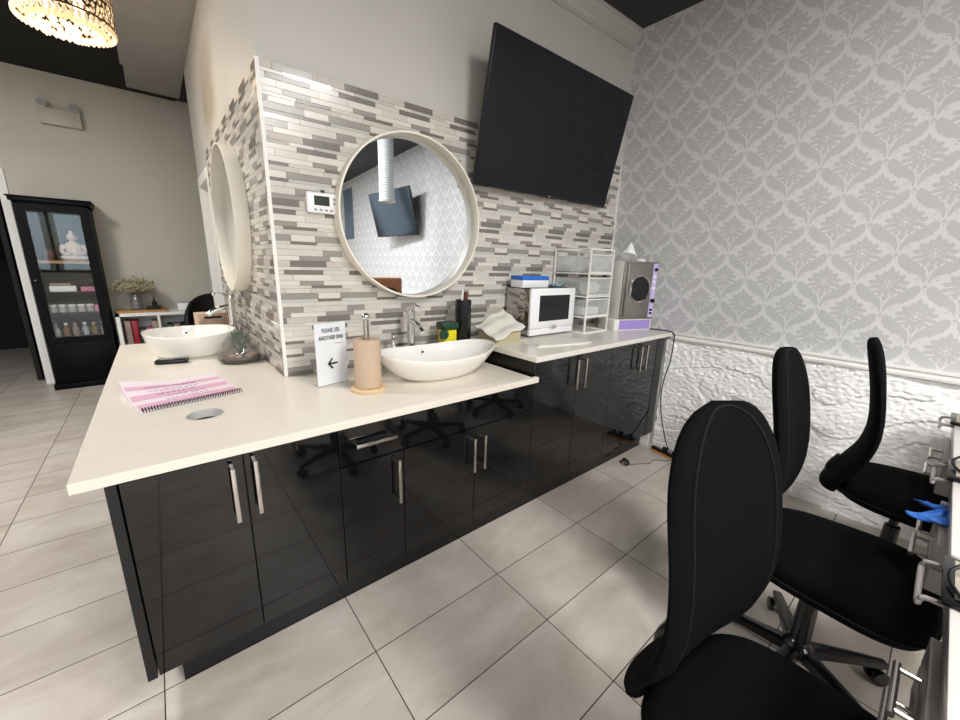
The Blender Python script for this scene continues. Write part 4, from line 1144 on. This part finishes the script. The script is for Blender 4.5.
b.build('frame', M['lamp_rim'], t)
b = MB(); R = random.Random(8)
nn = 46
for k in range(nn):                                  # faceted beads in the drum wall and along the lower rim
    a = 2*pi*k/nn
    for j in range(5):
        z = .068+j*.032; aa = a+(pi/nn if j%2 else 0)
        rr = R0; h_ = .015; w_ = .0115
        d = Vector((cos(aa),sin(aa),0)); q = Vector((-sin(aa),cos(aa),0)); p0 = d*rr+Vector((0,0,z))
        b.rings([[p0+q*w_,p0+Vector((0,0,h_)),p0-q*w_,p0-Vector((0,0,h_))],[p0+d*.008+q*w_*.3,p0+d*.008+Vector((0,0,h_*.3)),p0+d*.008-q*w_*.3,p0+d*.008-Vector((0,0,h_*.3))]])
    for j in range(2):
        rr = R0-.002-j*.05; d = Vector((cos(a),sin(a),0)); p0 = d*rr+Vector((0,0,.022-.012*j))
        b.ball(p0,.011,3,(1,1,1.9))
for k in range(60):
    a = R.uniform(0,2*pi); rr = R0*.86*sqrt(R.random()); b.ball((rr*cos(a),rr*sin(a),.005+R.uniform(0,.03)),.011,3,(1,1,1.8))
o = b.build('crystals', M['crystal'], t, smooth=0); o['kind'] = 'stuff'; o['label'] = 'glowing crystal beads'
for k in range(4):
    a = pi/4+pi/2*k; MB().ball((.09*cos(a),.09*sin(a),.11),.026,8,(1,1,1.3)).build('bulb', M['bulb'], t)

# ------------------------------------------------------------------ what the mirror shows of the room behind
t = thing('exhaust_duct', 'white ribbed exhaust duct hanging from the ceiling, seen in the mirror', 'duct', (2.12,-.85,0), 0)
prof = []
z = 2.14
while z < CEIL-.004:
    prof += [(.088,z),(.094,z+.010),(.088,z+.020)]; z += .026
b = MB(); b.lathe(prof,(0,0,0),32,cap0=False,cap1=False); b.build('pipe', M['duct'], t, smooth=30)
MB().lathe([(.097,2.115),(.099,2.14),(.090,2.14),(.090,2.115)],(0,0,0),32,cap0=False,cap1=False).build('mouth_ring', M['white_panel'], t)
def salon_chair(label, loc, rz):
    t = thing('client_chair', label, 'chair', loc, rz, 'tan client chairs')
    MB().box((-.25,-.24,.40),(.25,.24,.50),.03,3).build('seat', M['tan_leather'], t)
    MB().box((-.24,-.30,.60),(.24,-.225,1.19),.03,3).build('backrest', M['tan_leather'], t)
    for x in (-.21,.21):
        for y in (-.2,.2): MB().tube([(x,y,0),(x,y,.41)],.014,10).build('leg', M['steel'], t)
    MB().box((-.02,-.27,.45),(.02,-.23,.62)).build('back_support', M['steel'], t)
    return t
cc = salon_chair('tan leather client chair behind the middle manicure table, seen in the mirror', (2.17,-.86,0), 0)
b = MB(); b.box((XR-.012,-5.62,1.88),(XR-.003,-5.0,2.95)); o = b.build('wall_poster', M['poster'], smooth=0); tag(o,'dark blue poster far along the papered wall, seen in the mirror','poster')

# unseen ceiling lamps; the last two added to brighten back wall and right side
LAMPS = ((.95,-2.0,110),(.6,-4.0,100),(-2.0,-1.9,100),(-2.0,-4.0,90),(-1.5,3.2,90),(1.15,-.6,46))
for x,y,_ in LAMPS:
    t = thing('unseen_ceiling_lamp', 'unseen flat square ceiling lamp over the salon floor', 'lamp', (x,y,CEIL-.002), 0, 'square ceiling lamps')
    MB().box((-.31,-.31,-.03),(.31,.31,0),.004).build('housing', M['white_panel'], t)
    MB().box((-.29,-.29,-.034),(.29,.29,-.0305)).build('diffuser', M['panel_light'], t, smooth=0)

# ------------------------------------------------------------------ lights
def area(name, loc, target, sx, sy, power, color):
    l = bpy.data.lights.new(name,'AREA'); l.shape='RECTANGLE'; l.size=sx; l.size_y=sy; l.energy=power; l.color=color
    o = bpy.data.objects.new(name,l); COL.objects.link(o); o.location=loc
    o.rotation_euler=(Vector(target)-Vector(loc)).to_track_quat('-Z','Y').to_euler()
    return o
WW = (WX1-WX0)/3
for k in range(3):
    x = WX0+WW*(k+.5)
    area('window_daylight',(x,YF+.02,1.70),(x,0,1.60),WW-.30,1.60,18,(.62,.80,1.0))
for x,y,pw in LAMPS:
    area('unseen_lamp_light',(x,y,CEIL-.05),(x,y,0),.6,.6,pw,(1.0,.985,.965))  # includes the two lamps added only for extra brightness
pl = bpy.data.lights.new('chandelier_light','POINT'); pl.energy=12; pl.color=(1,.82,.58); pl.shadow_soft_size=.12
o = bpy.data.objects.new('chandelier_light',pl); COL.objects.link(o); o.location=(CC[0],CC[1],CC[2]-.05)
w = bpy.data.worlds.new('sky'); scene.world = w; w.use_nodes = True
bg = w.node_tree.nodes['Background']
sky = w.node_tree.nodes.new('ShaderNodeTexSky'); sky.sky_type='HOSEK_WILKIE' if False else 'NISHITA'; sky.sun_disc=False; sky.sun_elevation=radians(35)
w.node_tree.links.new(sky.outputs[0], bg.inputs['Color']); bg.inputs['Strength'].default_value=.25

# ------------------------------------------------------------------ camera and output
f = 385.04
def rotm(a,b_,g): return Matrix.Rotation(radians(a),3,'Z') @ Matrix.Rotation(radians(b_),3,'X') @ Matrix.Rotation(radians(g),3,'Z')
cam = bpy.data.cameras.new('camera'); cam.sensor_width=36; cam.lens=f*36/960; cam.clip_start=.02
co = bpy.data.objects.new('camera',cam); COL.objects.link(co)
co.matrix_world = Matrix.Translation((0,0,1.39)) @ rotm(-39.84,76.17,1.70).to_4x4()
scene.camera = co
vs = scene.view_settings
vs.view_transform='Standard'; vs.look='None'; vs.gamma=1; vs.use_curve_mapping=False; vs.exposure=-0.10
scene.cycles.use_denoising = True
scene.cycles.max_bounces = 10; scene.cycles.diffuse_bounces = 5; scene.cycles.glossy_bounces = 5; scene.cycles.transparent_max_bounces = 12
scene.cycles.caustics_reflective = False; scene.cycles.caustics_refractive = False
scene.cycles.sample_clamp_indirect = 6
